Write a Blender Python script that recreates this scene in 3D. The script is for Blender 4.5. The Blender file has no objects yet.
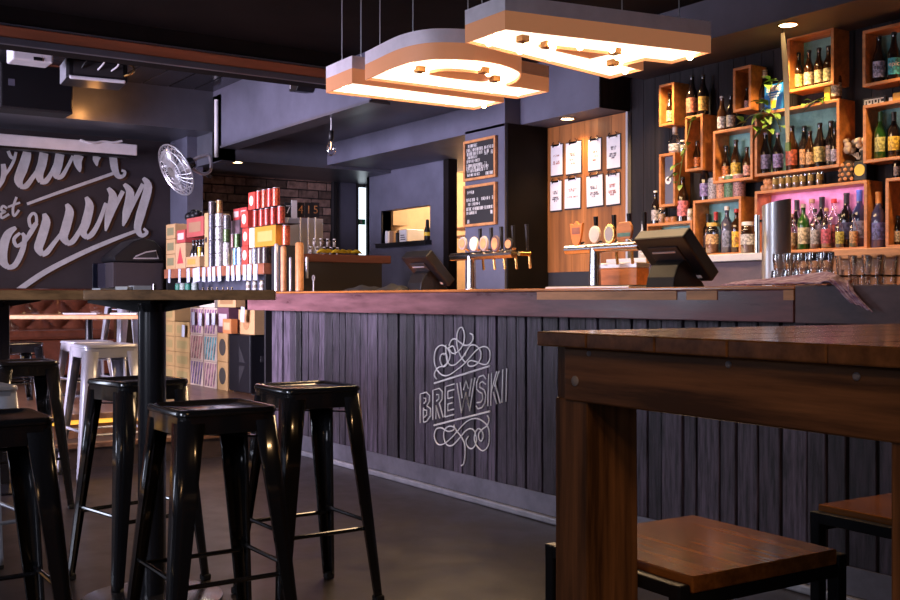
import bpy, bmesh, math, random
from mathutils import Vector, Matrix, geometry
R = random.Random(7)
S = bpy.context.scene
COL = S.collection

# ------------------------------------------------------------------ camera, world, exposure, big lights
F, CX, CY, HC = 1060.0, 450.0, 298.0, 1.09          # focal length in pixels of the 900x600 frame, horizon, eye height
YAW = math.radians(55.81)
RV = Vector((math.cos(YAW), math.sin(YAW), 0)); FV = Vector((-math.sin(YAW), math.cos(YAW), 0))
cam_d = bpy.data.cameras.new('camera'); cam = bpy.data.objects.new('camera', cam_d); COL.objects.link(cam)
cam.location = (0, 0, HC); cam.rotation_euler = (math.pi / 2, 0, YAW)
cam_d.sensor_width = 36; cam_d.lens = 36 * F / 900; cam_d.shift_y = -2 / 900; cam_d.clip_start = .05
S.camera = cam
S.view_settings.view_transform = 'Standard'; S.view_settings.look = 'None'
S.view_settings.exposure = 0.0; S.view_settings.gamma = 1; S.view_settings.use_curve_mapping = False
S.cycles.max_bounces = 7; S.cycles.transparent_max_bounces = 12; S.cycles.sample_clamp_indirect = 4
W = bpy.data.worlds.new('world'); S.world = W; W.use_nodes = True
W.node_tree.nodes['Background'].inputs[0].default_value = (.55, .6, .8, 1); W.node_tree.nodes['Background'].inputs[1].default_value = .35

def light(kind, name, loc, energy, col, size=.1, size_y=None, to=None, spot=60, blend=.5, spread=180):
    l = bpy.data.lights.new(name, kind); l.energy = energy; l.color = col
    if kind == 'AREA':
        l.size = size; l.spread = math.radians(spread)
        if size_y: l.shape = 'RECTANGLE'; l.size_y = size_y
    elif kind in ('POINT', 'SPOT'): l.shadow_soft_size = size
    if kind == 'SPOT': l.spot_size = math.radians(spot); l.spot_blend = blend
    o = bpy.data.objects.new(name, l); COL.objects.link(o); o.location = loc
    if to is not None: o.rotation_euler = (Vector(to) - Vector(loc)).to_track_quat('-Z', 'Y').to_euler()
    return o
# daylight through the street windows, plus one added cool fill from behind the camera
light('AREA', 'window_daylight', (-7.0, -2.9, 1.75), 185, (.86, .74, 1.0), 2.6, 1.9, to=(-7.9, 3.2, 1.0), spread=66)
light('AREA', 'window_daylight_far', (-9.4, -2.9, 1.6), 92, (.74, .80, 1.0), 1.6, 1.6, to=(-9.0, 4.0, 2.0), spread=120)
light('AREA', 'cool_fill_side', (.6, -2.9, 1.5), 7, (.80, .80, 1.0), 1.6, 1.6, to=(-2.4, 1.5, 1.0), spread=120)  # added soft fill, not a window: lifts the table edges facing the camera
light('AREA', 'window_daylight_near', (-2.4, -2.9, 1.9), 18, (.78, .82, 1.0), 1.2, 1.4, to=(-4.4, 2.0, .9), spread=62)
# warm downlights that the place has, and added fill spots around the timber table
light('SPOT', 'soffit_downlight', (-4.02, 5.02, 2.60), 75, (1, .62, .28), .03, to=(-4.1, 5.16, 0), spot=120, blend=.7)
light('SPOT', 'soffit_downlight', (-5.0, 5.02, 2.60), 70, (1, .62, .28), .03, to=(-5.0, 5.16, 0), spot=125, blend=.7)
light('SPOT', 'soffit_downlight', (-3.05, 5.02, 2.60), 60, (1, .62, .28), .03, to=(-3.0, 5.16, 0), spot=125, blend=.7)
light('SPOT', 'recess_downlight', (-6.05, 5.18, 2.41), 32, (1, .55, .18), .02, to=(-6.05, 5.3, 0), spot=110, blend=.8)
light('SPOT', 'warm_fill_spot', (-1.75, 2.45, 2.84), 34, (1, .58, .26), .04, to=(-1.75, 2.3, 0), spot=100, blend=.8)  # added spot without a fitting, warms the table and stool tops
light('SPOT', 'warm_fill_spot', (.0, -1.0, 2.84), 48, (1, .60, .30), .30, to=(-1.1, 1.2, .75), spot=50, blend=.9)  # added fill from the camera side for the table front
light('SPOT', 'warm_fill_spot', (1.25, -.1, 2.84), 95, (1, .58, .27), .35, to=(-1.0, 1.3, .6), spot=58, blend=.9)  # added fill that brightens the side faces of the table legs
light('SPOT', 'low_ceiling_downlight', (-9.42, 3.99, 2.36), 26, (1, .88, .76), .04, to=(-9.1, 4.15, 0), spot=150, blend=.8)
light('POINT', 'kitchen_light', (-8.9, 6.6, 2.3), 75, (1, .70, .40), .15)
light('POINT', 'accent_glow', (-9.36, 2.62, 2.74), 6.0, (1, .42, .12), .05)

# ------------------------------------------------------------------ helpers
def pp(px, py=CY, X=None, Y=None, Z=None):
    """the point of a plane X=, Y= or Z= that lies on the line of sight through a pixel of the photo"""
    v = FV + RV * ((px - CX) / F) + Vector((0, 0, (CY - py) / F))
    t = X / v.x if X is not None else Y / v.y if Y is not None else (Z - HC) / v.z
    return Vector((v.x * t, v.y * t, HC + v.z * t))
def cw(l, d, z=0): p = RV * l + FV * d; return Vector((p.x, p.y, z))

MATS = {}
def M(name, col, rough=.5, metal=0, var=0, vs=8, st=(1, 1, 1), bump=0, spec=.5, es=0, ec=None, coat=0, objcol=False, isl=0, alpha=1, trans=0, rvar=0, col2=None, ramp=(.35, .65)):
    m = bpy.data.materials.new(name); m.use_nodes = True; nt = m.node_tree; N = nt.nodes; L = nt.links
    b = N['Principled BSDF']; I = b.inputs
    I['Roughness'].default_value = rough; I['Metallic'].default_value = metal
    I['Specular IOR Level'].default_value = spec; I['Coat Weight'].default_value = coat; I['Coat Roughness'].default_value = .12
    I['Alpha'].default_value = alpha; I['Transmission Weight'].default_value = trans
    I['Base Color'].default_value = (*col, 1)
    if es: I['Emission Color'].default_value = (*(ec or col), 1); I['Emission Strength'].default_value = es
    src = None
    if objcol: src = N.new('ShaderNodeObjectInfo').outputs['Color']
    if var or bump or rvar or col2:
        tc = N.new('ShaderNodeTexCoord'); mp = N.new('ShaderNodeMapping'); mp.inputs['Scale'].default_value = [vs * s for s in st]
        nz = N.new('ShaderNodeTexNoise'); nz.inputs['Scale'].default_value = 1; nz.inputs['Detail'].default_value = 6; nz.inputs['Roughness'].default_value = .62
        L.new(tc.outputs['Object'], mp.inputs['Vector']); L.new(mp.outputs[0], nz.inputs['Vector'])
        fac = nz.outputs['Fac']
        mr = N.new('ShaderNodeMapRange'); mr.inputs[1].default_value = ramp[0]; mr.inputs[2].default_value = ramp[1]; L.new(fac, mr.inputs[0])
        if var or col2:
            mx = N.new('ShaderNodeMix'); mx.data_type = 'RGBA'; L.new(mr.outputs[0], mx.inputs['Factor'])
            if src is not None:
                dk = N.new('ShaderNodeMix'); dk.data_type = 'RGBA'; dk.blend_type = 'MULTIPLY'; dk.inputs['Factor'].default_value = 1
                L.new(src, dk.inputs['A']); dk.inputs['B'].default_value = (1 - var,) * 3 + (1,)
                L.new(dk.outputs['Result'], mx.inputs['A']); L.new(src, mx.inputs['B'])
            else:
                c2 = col2 or [min(1, c * (1 + var)) for c in col]
                mx.inputs['A'].default_value = (*[c * (1 - var) for c in col], 1); mx.inputs['B'].default_value = (*c2, 1)
            src = mx.outputs['Result']
        if bump:
            bp = N.new('ShaderNodeBump'); bp.inputs['Strength'].default_value = bump; bp.inputs['Distance'].default_value = .01
            L.new(fac, bp.inputs['Height']); L.new(bp.outputs[0], I['Normal'])
        if rvar:
            rr = N.new('ShaderNodeMapRange'); rr.inputs[3].default_value = max(.02, rough - rvar); rr.inputs[4].default_value = min(1, rough + rvar)
            L.new(mr.outputs[0], rr.inputs[0]); L.new(rr.outputs[0], I['Roughness'])
    if isl:
        g = N.new('ShaderNodeNewGeometry'); r2 = N.new('ShaderNodeMapRange'); r2.inputs[3].default_value = 1 - isl; r2.inputs[4].default_value = 1 + isl * .6
        L.new(g.outputs['Random Per Island'], r2.inputs[0])
        ml = N.new('ShaderNodeVectorMath'); ml.operation = 'SCALE'; L.new(r2.outputs[0], ml.inputs['Scale'])
        if src is None: ml.inputs[0].default_value = col
        else: L.new(src, ml.inputs[0])
        src = ml.outputs[0]
    if src is not None: L.new(src, I['Base Color'])
    MATS[name] = m; return m
def glassmat(name, tint, rough=.03, refl=.25):
    m = bpy.data.materials.new(name); m.use_nodes = True; nt = m.node_tree; N = nt.nodes; L = nt.links; N.remove(N['Principled BSDF'])
    t = N.new('ShaderNodeBsdfTransparent'); t.inputs[0].default_value = (*tint, 1); g = N.new('ShaderNodeBsdfGlossy'); g.inputs['Roughness'].default_value = rough
    lw = N.new('ShaderNodeLayerWeight'); lw.inputs[0].default_value = refl; mx = N.new('ShaderNodeMixShader')
    L.new(lw.outputs['Facing'], mx.inputs[0]); L.new(t.outputs[0], mx.inputs[1]); L.new(g.outputs[0], mx.inputs[2]); L.new(mx.outputs[0], N['Material Output'].inputs[0])
    MATS[name] = m; return m

MW = {}
class MB:
    def __init__(s): s.v = []; s.f = []
    def add(s, vs, fs, T=None):
        n = len(s.v); s.v += [tuple(T @ Vector(v)) if T else tuple(v) for v in vs]; s.f += [[i + n for i in f] for f in fs]; return s
    def box(s, x0, x1, y0, y1, z0, z1, T=None):
        x0, x1 = sorted((x0, x1)); y0, y1 = sorted((y0, y1)); z0, z1 = sorted((z0, z1))
        return s.add([(x0,y0,z0),(x1,y0,z0),(x1,y1,z0),(x0,y1,z0),(x0,y0,z1),(x1,y0,z1),(x1,y1,z1),(x0,y1,z1)],
                     [(0,3,2,1),(4,5,6,7),(0,1,5,4),(1,2,6,5),(2,3,7,6),(3,0,4,7)], T)
    def hexa(s, p, T=None):      # eight corners, bottom ring then top ring
        return s.add(p, [(0,3,2,1),(4,5,6,7),(0,1,5,4),(1,2,6,5),(2,3,7,6),(3,0,4,7)], T)
    def prism(s, poly, a0, a1, ax='z', T=None):
        def q(u, w, a): return (u, w, a) if ax == 'z' else (a, u, w) if ax == 'x' else (u, a, w)
        n = len(poly); vs = [q(u, w, a0) for u, w in poly] + [q(u, w, a1) for u, w in poly]
        return s.add(vs, [tuple(range(n))[::-1], tuple(range(n, 2 * n))] + [(i, (i + 1) % n, (i + 1) % n + n, i + n) for i in range(n)], T)
    def lathe(s, prof, c=(0, 0, 0), n=20, T=None, cap=True):
        vs = []; fs = []; k = len(prof)
        for r, z in prof:
            for i in range(n):
                a = 2 * math.pi * i / n; vs.append((c[0] + r * math.cos(a), c[1] + r * math.sin(a), c[2] + z))
        for j in range(k - 1):
            for i in range(n): fs.append((j*n+i, j*n+(i+1) % n, (j+1)*n+(i+1) % n, (j+1)*n+i))
        if cap: fs += [tuple(range(n))[::-1], tuple(range((k-1)*n, k*n))]
        return s.add(vs, fs, T)
    def tube(s, pts, r, n=8, closed=False, rs=None):
        P = [Vector(p) for p in pts]; k = len(P); vs = []; fs = []; up = None
        for j in range(k):
            t = (P[(j+1) % k] - P[j-1]) if closed else (P[min(j+1, k-1)] - P[max(j-1, 0)])
            t = t.normalized() if t.length > 1e-9 else Vector((0, 0, 1))
            if up is None: up = t.orthogonal().normalized()
            a = up - t * up.dot(t); a = a.normalized() if a.length > 1e-6 else t.orthogonal().normalized(); up = a; b = t.cross(a); rr = rs[j] if rs else r
            for i in range(n):
                th = 2 * math.pi * i / n; vs.append(P[j] + a * (rr * math.cos(th)) + b * (rr * math.sin(th)))
        for j in range(k if closed else k - 1):
            j2 = (j + 1) % k
            for i in range(n): fs.append((j*n+i, j*n+(i+1) % n, j2*n+(i+1) % n, j2*n+i))
        if not closed: fs += [tuple(range(n))[::-1], tuple(range((k-1)*n, k*n))]
        return s.add(vs, fs)
    def ball(s, c, r, n=10, sz=1, T=None):
        return s.lathe([(max(1e-4, r * math.sin(math.pi * i / n)), -r * sz * math.cos(math.pi * i / n)) for i in range(n + 1)], c, n * 2, T)
    def disc(s, c, r, ax, n=20, th=.004):
        a = Vector(ax).normalized(); T = Matrix.Translation(c) @ a.to_track_quat('Z', 'Y').to_matrix().to_4x4()
        return s.lathe([(r, 0), (r, th)], (0, 0, 0), n, T)
    def build(s, name, mat, parent=None, smooth=False, bevel=0, seg=2, solid=0, sub=0):
        me = bpy.data.meshes.new(name); vs = s.v; mw = Matrix()
        if parent is not None and parent.name in MW: mw = MW[parent.name]; iv = mw.inverted(); vs = [iv @ Vector(v) for v in vs]
        me.from_pydata([tuple(v) for v in vs], [], s.f)
        bm = bmesh.new(); bm.from_mesh(me); bmesh.ops.recalc_face_normals(bm, faces=bm.faces); bm.to_mesh(me); bm.free()
        me.materials.append(MATS[mat] if isinstance(mat, str) else mat)
        o = bpy.data.objects.new(name, me); COL.objects.link(o)
        if parent is not None: o.parent = parent; MW[o.name] = mw
        if smooth:
            for p in me.polygons: p.use_smooth = True
            me.set_sharp_from_angle(angle=math.radians(42))
        if solid: md = o.modifiers.new('s', 'SOLIDIFY'); md.thickness = solid; md.offset = -1
        if sub: md = o.modifiers.new('u', 'SUBSURF'); md.levels = md.render_levels = sub
        if bevel: md = o.modifiers.new('b', 'BEVEL'); md.width = bevel; md.segments = seg; md.limit_method = 'ANGLE'; md.angle_limit = math.radians(40)
        return o
def tag(o, label, cat, group=None, kind=None):
    o['label'] = label; o['category'] = cat
    if group: o['group'] = group
    if kind: o['kind'] = kind
    return o
def thing(name, label, cat, loc=(0, 0, 0), rz=0, group=None):
    o = bpy.data.objects.new(name, None); COL.objects.link(o); o.location = loc; o.rotation_euler = (0, 0, rz); o.empty_display_size = .05
    MW[o.name] = Matrix.Translation(loc) @ Matrix.Rotation(rz, 4, 'Z'); return tag(o, label, cat, group)
def local(root): MW[root.name] = Matrix(); return root        # parts are given in the thing's own frame
def struct(name, mb, mat, **k):
    o = mb.build(name, mat, **k)
    if not k.get('parent'): o['kind'] = 'structure'
    return o
def copy_tree(o, parent=None):
    c = o.copy(); COL.objects.link(c); c.parent = parent
    for ch in list(o.children): copy_tree(ch, c)
    return c
def smoothpts(P, k=6, closed=False):
    P = [Vector(p) for p in P]; n = len(P); out = []
    for i in range(n if closed else n - 1):
        a, b, c, d = (P[(i-1) % n], P[i], P[(i+1) % n], P[(i+2) % n]) if closed else (P[max(i-1, 0)], P[i], P[i+1], P[min(i+2, n-1)])
        for j in range(k):
            t = j / k; out.append(.5 * ((2*b) + (c-a)*t + (2*a-5*b+4*c-d)*t*t + (3*b-a-3*c+d)*t**3))
    if not closed: out.append(P[-1])
    return out
ORD = 'first second third fourth fifth sixth seventh eighth ninth tenth eleventh twelfth'.split()

# ------------------------------------------------------------------ materials
M('plank_black', (.056, .042, .060), .42, var=.62, vs=55, st=(1, 1, .10), bump=.6, isl=.85, ramp=(.38, .62))
M('plank_wall', (.013, .010, .012), .65, spec=.25, var=.5, vs=26, st=(1, 1, .06), bump=.3, isl=.5)
M('fascia_wood', (.20, .088, .096), .36, var=.4, vs=14, st=(.15, 1, 1), rvar=.1, coat=.06, spec=.35)
M('fascia_grey', (.13, .085, .10), .5, var=.4, vs=9, st=(.4, 1, 1), rvar=.12)
M('counter_top', (.55, .19, .05), .25, var=.3, vs=16, st=(.12, 1, 1), coat=.5)
M('inlay_wood', (.58, .27, .12), .5, var=.25, vs=20, st=(.15, 1, 1))
M('steel_kick', (.22, .21, .25), .38, metal=.6, var=.25, vs=5)
M('steel_rail', (.42, .42, .46), .3, metal=.5, var=.2, vs=6)
M('steel', (.62, .62, .65), .36, metal=.72, rvar=.06, vs=4)
M('chrome', (.8, .8, .8), .1, metal=1)
M('brass', (.7, .45, .15), .25, metal=1)
M('white_paint_line', (.85, .84, .80), .6)
M('floor_vinyl', (.024, .018, .0185), .36, var=.12, vs=5, rvar=.05)
M('platform_wood', (.20, .10, .055), .3, var=.35, vs=14, st=(.1, 1, 1), coat=.3)
M('step_dark', (.05, .032, .028), .5, var=.3, vs=10)
M('wall_blue', (.088, .090, .130), .55, var=.16, vs=3, bump=.03)
M('wall_mural', (.030, .023, .028), .6, var=.2, vs=3)
M('ceiling_black', (.007, .005, .005), .8, spec=.12, var=.3, vs=3)
M('ceiling_board', (.030, .030, .038), .2, var=.2, vs=12, st=(.1, 1, 1), isl=.2)
M('beam_copper', (.30, .105, .055), .35, var=.25, vs=10, st=(1, .1, 1))
M('soffit_paint', (.075, .078, .098), .35, var=.15, vs=3)
M('brick', (.24, .15, .12), .8, var=.4, vs=14, bump=.4, isl=.6)
M('mortar', (.035, .026, .026), .9)
M('white_plastic', (.62, .62, .66), .4, var=.06, vs=8)
M('black_plastic', (.007, .007, .009), .42, spec=.28)
M('black_matte', (.012, .011, .013), .6)
M('black_metal', (.012, .012, .014), .16, coat=.6, spec=.6)
M('table_steel', (.015, .015, .019), .26, metal=.2, coat=.3)
M('grey_metal', (.42, .42, .47), .3, metal=.3, var=.1, vs=6, coat=.2)
M('dark_steel_frame', (.020, .020, .024), .35, metal=.4)
M('rubber', (.01, .01, .01), .8)
M('table_wood', (.32, .165, .07), .3, var=.45, vs=26, st=(1, .08, 1), coat=.35, isl=.2)
M('timber', (.195, .086, .034), .40, var=.6, vs=30, st=(.06, 1, 1), coat=.12, ramp=(.38, .62))
M('timber_post', (.195, .086, .034), .40, var=.6, vs=30, st=(1, 1, .06), coat=.12, ramp=(.38, .62))
M('slab_wood', (.20, .088, .034), .20, var=.4, vs=26, st=(1, .08, 1), coat=.5, isl=.15)
M('seat_wood', (.36, .125, .028), .17, var=.40, vs=30, st=(.08, 1, 1), coat=.4)
M('box_wood', (.42, .16, .042), .42, var=.32, vs=22, st=(.15, 1, 1))
M('teal_back', (.13, .34, .33), .6, var=.45, vs=9, bump=.1, col2=(.20, .44, .42))
M('dark_back', (.060, .036, .026), .6, var=.3, vs=9)
M('pink_back', (.62, .26, .42), .5, var=.25, vs=10)
M('panel_timber', (.27, .10, .024), .4, var=.30, vs=20, st=(1, 1, .05), isl=.35)
M('chalk_black', (.012, .011, .012), .7)
M('chalk', (.8, .78, .74), .8)
M('frame_wood', (.48, .21, .075), .45, var=.25, vs=20)
M('paper', (.64, .63, .63), .7, var=.04, vs=20)
M('ink', (.10, .08, .10), .7)
M('ink_red', (.35, .10, .06), .7)
M('bottle_glass', (.03, .012, .005), .08, objcol=True, spec=.6, coat=.4)
M('print', (.5, .5, .5), .5, objcol=True, var=.62, vs=15, ramp=(.46, .53))
M('plain', (.5, .5, .5), .45, objcol=True)
M('carton', (.5, .5, .5), .7, objcol=True, var=.10, vs=9)
M('can_print', (.5, .5, .5), .3, objcol=True, var=.6, vs=7, ramp=(.47, .53), metal=.25)
M('leather', (.11, .034, .018), .2, var=.25, vs=10, coat=.3)
M('letter_grey', (.72, .66, .72), .45, var=.08, vs=8)
M('letter_copper', (.62, .27, .13), .5, es=.22, ec=(1, .40, .18))
M('letter_white', (.85, .78, .68), .5, es=1.6, ec=(1, .88, .70))
M('bulb', (1, .75, .4), .3, es=34, ec=(1, .66, .30))
M('led', (1, .6, .1), .4, es=.9, ec=(1, .50, .05))
M('downlight_glow', (1, .8, .5), .3, es=14, ec=(1, .78, .48))
M('door_glass', (.6, .7, .8), .3, es=1.7, ec=(.80, .92, 1.0))
M('kitchen_wall', (.66, .48, .32), .6, var=.1, vs=4)
M('leaf', (.07, .15, .015), .45, var=.35, vs=10)
M('stem', (.10, .14, .03), .6)
M('towel_cloth', (.40, .15, .36), .9, var=.45, vs=60, st=(.25, 3, 1), col2=(.75, .58, .74))
M('yellow_skin', (.80, .55, .03), .45, var=.2, vs=8)
M('mural_paint', (.52, .52, .53), .6, var=.12, vs=10)
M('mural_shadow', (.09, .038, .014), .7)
M('soffit_blue', (.050, .048, .068), .6, var=.15, vs=3); M('tap_steel', (.42, .42, .44), .24, metal=1); M('card_blue', (.50, .52, .60), .7); M('lamp_bronze', (.22, .10, .03), .4, metal=.5); M('board_white', (.85, .85, .86), .5); M('badge_orange', (.72, .22, .04), .4); M('badge_cream', (.75, .70, .62), .4); M('badge_grey', (.35, .33, .36), .3); M('hop_cream', (.62, .50, .36), .8, var=.3, vs=30); M('strip_cream', (.70, .55, .28), .6)
glassmat('clear_glass', (.95, .96, .97), .07, .62)
glassmat('bulb_glass', (.9, .9, .92), .02, .4)
glassmat('acrylic', (.80, .82, .92), .05, .3)
glassmat('pane_glass', (.85, .9, .95), .02, .3)
# ------------------------------------------------------------------ the room
ZP = .32                                             # raised floor at the far end
struct('floor', MB().box(-6.92, 3.0, -3.0, 5.36, -.1, 0), 'floor_vinyl')
fp = MB(); fp.box(-10.5, -7.2, -3, 6.3, -.1, ZP); struct('floor_platform', fp, 'platform_wood', bevel=.006)
fp = MB(); fp.box(-7.2, -6.92, -3, 3.22, -.1, .16); struct('trim_step', fp, 'step_dark', bevel=.006)
fp = MB(); fp.box(-7.235, -7.165, -3, 3.2, .285, ZP + .004); fp.box(-6.955, -6.9, -3, 3.2, .13, .164); struct('trim_nosing', fp, 'platform_wood', bevel=.004)
t = MB().box(-7.199, -7.175, -3, 3.2, .255, .285).build('led_strip', 'led'); tag(t, 'yellow LED strip glowing under the nosing of the raised floor', 'light strip')
struct('ceiling', MB().box(-6.9, 3.0, -3, 4.82, 2.87, 3.0), 'ceiling_black')
cb = MB()
for i in range(30):                                   # tongue-and-groove boards running along the bar
    y = -3 + i * .245; cb.box(-9.6, -7.0, y, y + .226, 3.05, 3.09)
struct('ceiling_boards', cb, 'ceiling_board'); struct('ceiling_boards_backing', MB().box(-10.5, -6.9, -3, 6.3, 3.09, 3.15), 'ceiling_black')
struct('beam', MB().box(-7.02, -6.86, -3, 3.8, 2.635, 3.05), 'ceiling_black', bevel=.005)
struct('trim_beam', MB().box(-6.862, -6.835, -3, 3.8, 2.675, 2.745), 'beam_copper', bevel=.006)
struct('trim_beam_edge', MB().box(-6.862, -6.825, -3, 3.8, 2.632, 2.672).box(-6.862, -6.845, -3, 3.8, 2.75, 2.762), 'soffit_paint', bevel=.003)
# bulkhead over the mural wall
struct('ceiling_bulkhead', MB().box(-10.5, -9.6, -3, 3.8, 2.67, 3.06), 'soffit_paint')
# bulkheads along the bar
struct('beam_bulkhead', MB().box(-9.62, -6.6, 3.8, 3.94, 2.505, 3.06).box(-9.62, -9.4, 3.8, 3.94, 2.37, 2.505), 'wall_blue')
struct('trim_bulkhead', MB().box(-9.4, -6.6, 3.785, 3.96, 2.49, 2.51), 'soffit_paint')
struct('ceiling_recess', MB().box(-9.4, -6.48, 3.94, 4.92, 2.62, 2.7), 'soffit_paint')
struct('ceiling_low', MB().box(-10.5, -9.4, 3.8, 6.3, 2.38, 3.0), 'soffit_paint')
struct('ceiling_low_bar', MB().box(-9.4, -6.48, 4.91, 6.3, 2.41, 2.95), 'wall_blue')
struct('beam_recess', MB().box(-6.48, -5.58, 5.06, 5.36, 2.43, 2.95), 'wall_blue')
struct('trim_recess', MB().box(-5.582, -5.572, 5.06, 5.36, 2.43, 2.95), 'plank_wall')
struct('ceiling_soffit', MB().box(-5.42, 3.0, 4.82, 5.37, 2.63, 3.0), 'soffit_blue')
struct('ceiling_bar', MB().box(-6.95, -5.4, 3.8, 5.4, 2.871, 3.0), 'ceiling_black')
# walls
struct('wall_mural', MB().box(-10.62, -10.5, -3, 3.96, 0, 3.1), 'wall_mural')
br = MB(); bz = 1.2
while bz < 2.5:                                       # bonded brickwork
    off = R.random() * .1 + (.12 if int(round(bz / .09)) % 2 else 0); y = 3.75 - off
    while y < 5.52:
        w = R.choice((.24, .24, .25)); y0 = max(y, 3.72); y1 = min(y + w - .012, 5.53)
        if y1 > y0 + .02: br.box(-10.53, -10.497 + R.random() * .012, y0, y1, bz, bz + .078)
        y += w
    bz += .09
struct('wall_brick', MB().box(-10.62, -10.52, 3.96, 6.3, 0, 3.1), 'mortar'); struct('wall_bricks_face', br, 'brick', bevel=.004, seg=1)
struct('wall_pillar', MB().box(-10.5, -10.02, 3.70, 3.86, ZP, 2.67), 'wall_blue')
kx0, kx1, ky = -9.9, -8.36, 5.65
wx0, wx1 = pp(383, Y=ky).x, pp(430, Y=ky).x; wz0, wz1 = 1.655, 2.0
kw = MB(); kw.box(kx0, wx0, ky, ky + .1, ZP, 2.42); kw.box(wx1, kx1, ky, ky + .1, ZP, 2.42); kw.box(wx0, wx1, ky, ky + .1, ZP, wz0); kw.box(wx0, wx1, ky, ky + .1, wz1, 2.42); kw.box(-7.42, -6.9, ky, ky + .1, ZP, 2.42)
kw.box(kx0, kx0 + .05, ky, 6.3, ZP, 2.42)
struct('wall_kitchen', kw, 'wall_blue')
fr = MB(); fr.box(wx0 - .015, wx0, ky - .015, ky + .1, wz0, wz1); fr.box(wx0 - .04, wx1 + .03, ky - .07, ky + .12, wz0 - .045, wz0)
w1 = struct('window_1', fr, 'dark_steel_frame')
dr = MB(); dr.box(kx1 - .04, kx1 + .045, ky - .02, ky + .08, ZP, 2.41); dr.box(-7.5, -7.40, ky - .02, ky + .12, ZP, 2.41); struct('trim_doorway', dr, 'ceiling_black')
kk = MB(); kk.box(-10.4, -6.4, 7.6, 7.7, 0, 2.9); kk.box(-6.5, -6.4, 5.75, 7.6, 0, 2.9); kk.box(-9.848, -9.80, 5.76, 6.32, ZP, 2.42); kk.box(-9.9, -9.80, 6.32, 7.6, ZP, 2.9); kk.box(-10.4, -6.4, 6.3, 7.7, 2.5, 2.9)
struct('wall_kitchen_back', kk, 'kitchen_wall'); struct('floor_kitchen', MB().box(-10.4, -6.4, 6.3, 7.7, -.1, ZP).box(-7.2, -6.4, 5.36, 6.3, -.1, ZP), 'platform_wood')
# exit door at the end of the passage, beside the brick wall
xd = -10.49
d1 = struct('door_1', MB().box(xd - .03, xd + .03, 5.58, 5.83, ZP, 2.4), 'wall_blue', bevel=.004)
struct('door_frame', MB().box(xd - .03, xd + .05, 5.535, 5.575, ZP, 2.41).box(xd - .03, xd + .05, 5.835, 5.85, ZP, 2.41).box(xd - .03, xd + .05, 5.965, 6.05, ZP, 2.41), 'black_matte', parent=d1)
struct('door_glass', MB().box(xd - .02, xd + .01, 5.85, 5.965, .9, 2.34), 'door_glass', parent=d1)
g = MB().box(xd + .012, xd + .016, 5.86, 5.955, 1.92, 1.98).build('exit_sticker', 'plain'); g.color = (.02, .30, .12, 1)
tag(g, 'small green exit sticker on the bright glazed strip beside the blue door', 'sticker')
g2 = MB().box(xd + .017, xd + .019, 5.885, 5.915, 1.93, 1.97).build('figure', 'paper', g)
# plank wall behind the bottles, column with the boards, recess panel
pw = MB(); x = -6.45
while x < 2.9:
    w = R.uniform(.09, .14); pw.box(x, x + w - .004, 5.345, 5.37, 0, 2.66); x += w
struct('wall_back', MB().box(-6.48, 3.0, 5.37, 5.5, 0, 3), 'ceiling_black'); struct('wall_planks', pw, 'plank_wall')
struct('wall_column', MB().box(-7.01, -6.482, 4.91, 5.46, 0, 2.43), 'wall_blue')
struct('wall_column_side', MB().box(-6.482, -6.47, 4.93, 5.345, 0, 2.43), 'ceiling_black')
struct('wall_right', MB().box(3, 3.1, -3, 5.5, 0, 3), 'wall_blue')
wf = MB(); wf.box(-10.6, -8.0, -3.1, -3, 0, 3.1); wf.box(-8.0, -4.6, -3.1, -3, 0, .8); wf.box(-8, -4.6, -3.1, -3, 2.7, 3.1); wf.box(-4.6, 3.1, -3.1, -3, 0, 3.1)
struct('wall_street', wf, 'wall_blue')
pn = MB(); xx0, xx1 = pp(548.5, Y=5.34).x, pp(627.5, Y=5.34).x; z0, z1 = 1.29, 2.425; n = 6
for i in range(n): pn.box(xx0 + (xx1 - xx0) * i / n, xx0 + (xx1 - xx0) * (i + 1) / n - .002, 5.325, 5.344, z0, z1)
struct('wall_panel', pn, 'panel_timber'); struct('trim_panel', MB().box(xx1 + .012, xx1 + .032, 5.31, 5.344, z0 - .1, z1), 'steel')
struct('wall_panel_base', MB().box(xx0, xx1, 5.33, 5.345, .0, z0), 'black_matte')
struct('wall_column_back', MB().box(-6.468, xx0, 5.33, 5.345, 0, 2.43), 'ceiling_black')
struct('pipe', MB().tube([pp(216.5, Y=3.775) + Vector((0, 0, 1.32)), pp(216.5, Y=3.775) + Vector((0, 0, 1.86))], .021, 12), 'white_plastic', smooth=True)

# mural lettering, painted on the end wall: "orum / et / orum"
def ribbon(mb, P, Wd, X, smooth=5):
    Q = [pp(a, b, X=X) for a, b in P]; n = len(Q)
    sp = smoothpts(Q, smooth) if n > 2 else Q
    sc = (Q[0] - Vector((0, 0, HC))).xy.length / F
    ws = Wd if isinstance(Wd, (list, tuple)) else [Wd] * n
    L = []; Rr = []; m = len(sp)
    for i, p in enumerate(sp):
        u = i / (m - 1) * (len(ws) - 1); k = min(int(u), len(ws) - 2) if len(ws) > 1 else 0; w = (ws[k] + (ws[k+1] - ws[k]) * (u - k)) * sc * .5 if len(ws) > 1 else ws[0] * sc * .5
        t = sp[min(i+1, m-1)] - sp[max(i-1, 0)]; t.normalize(); nn = Vector((0, -t.z, t.y)); L.append(p + nn * w); Rr.append(p - nn * w)
    for p in range(m - 1):
        a = [L[p], L[p+1], Rr[p+1], Rr[p]]; b = [v + Vector((.003, 0, 0)) for v in a]; mb.hexa([*a, *b])
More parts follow.
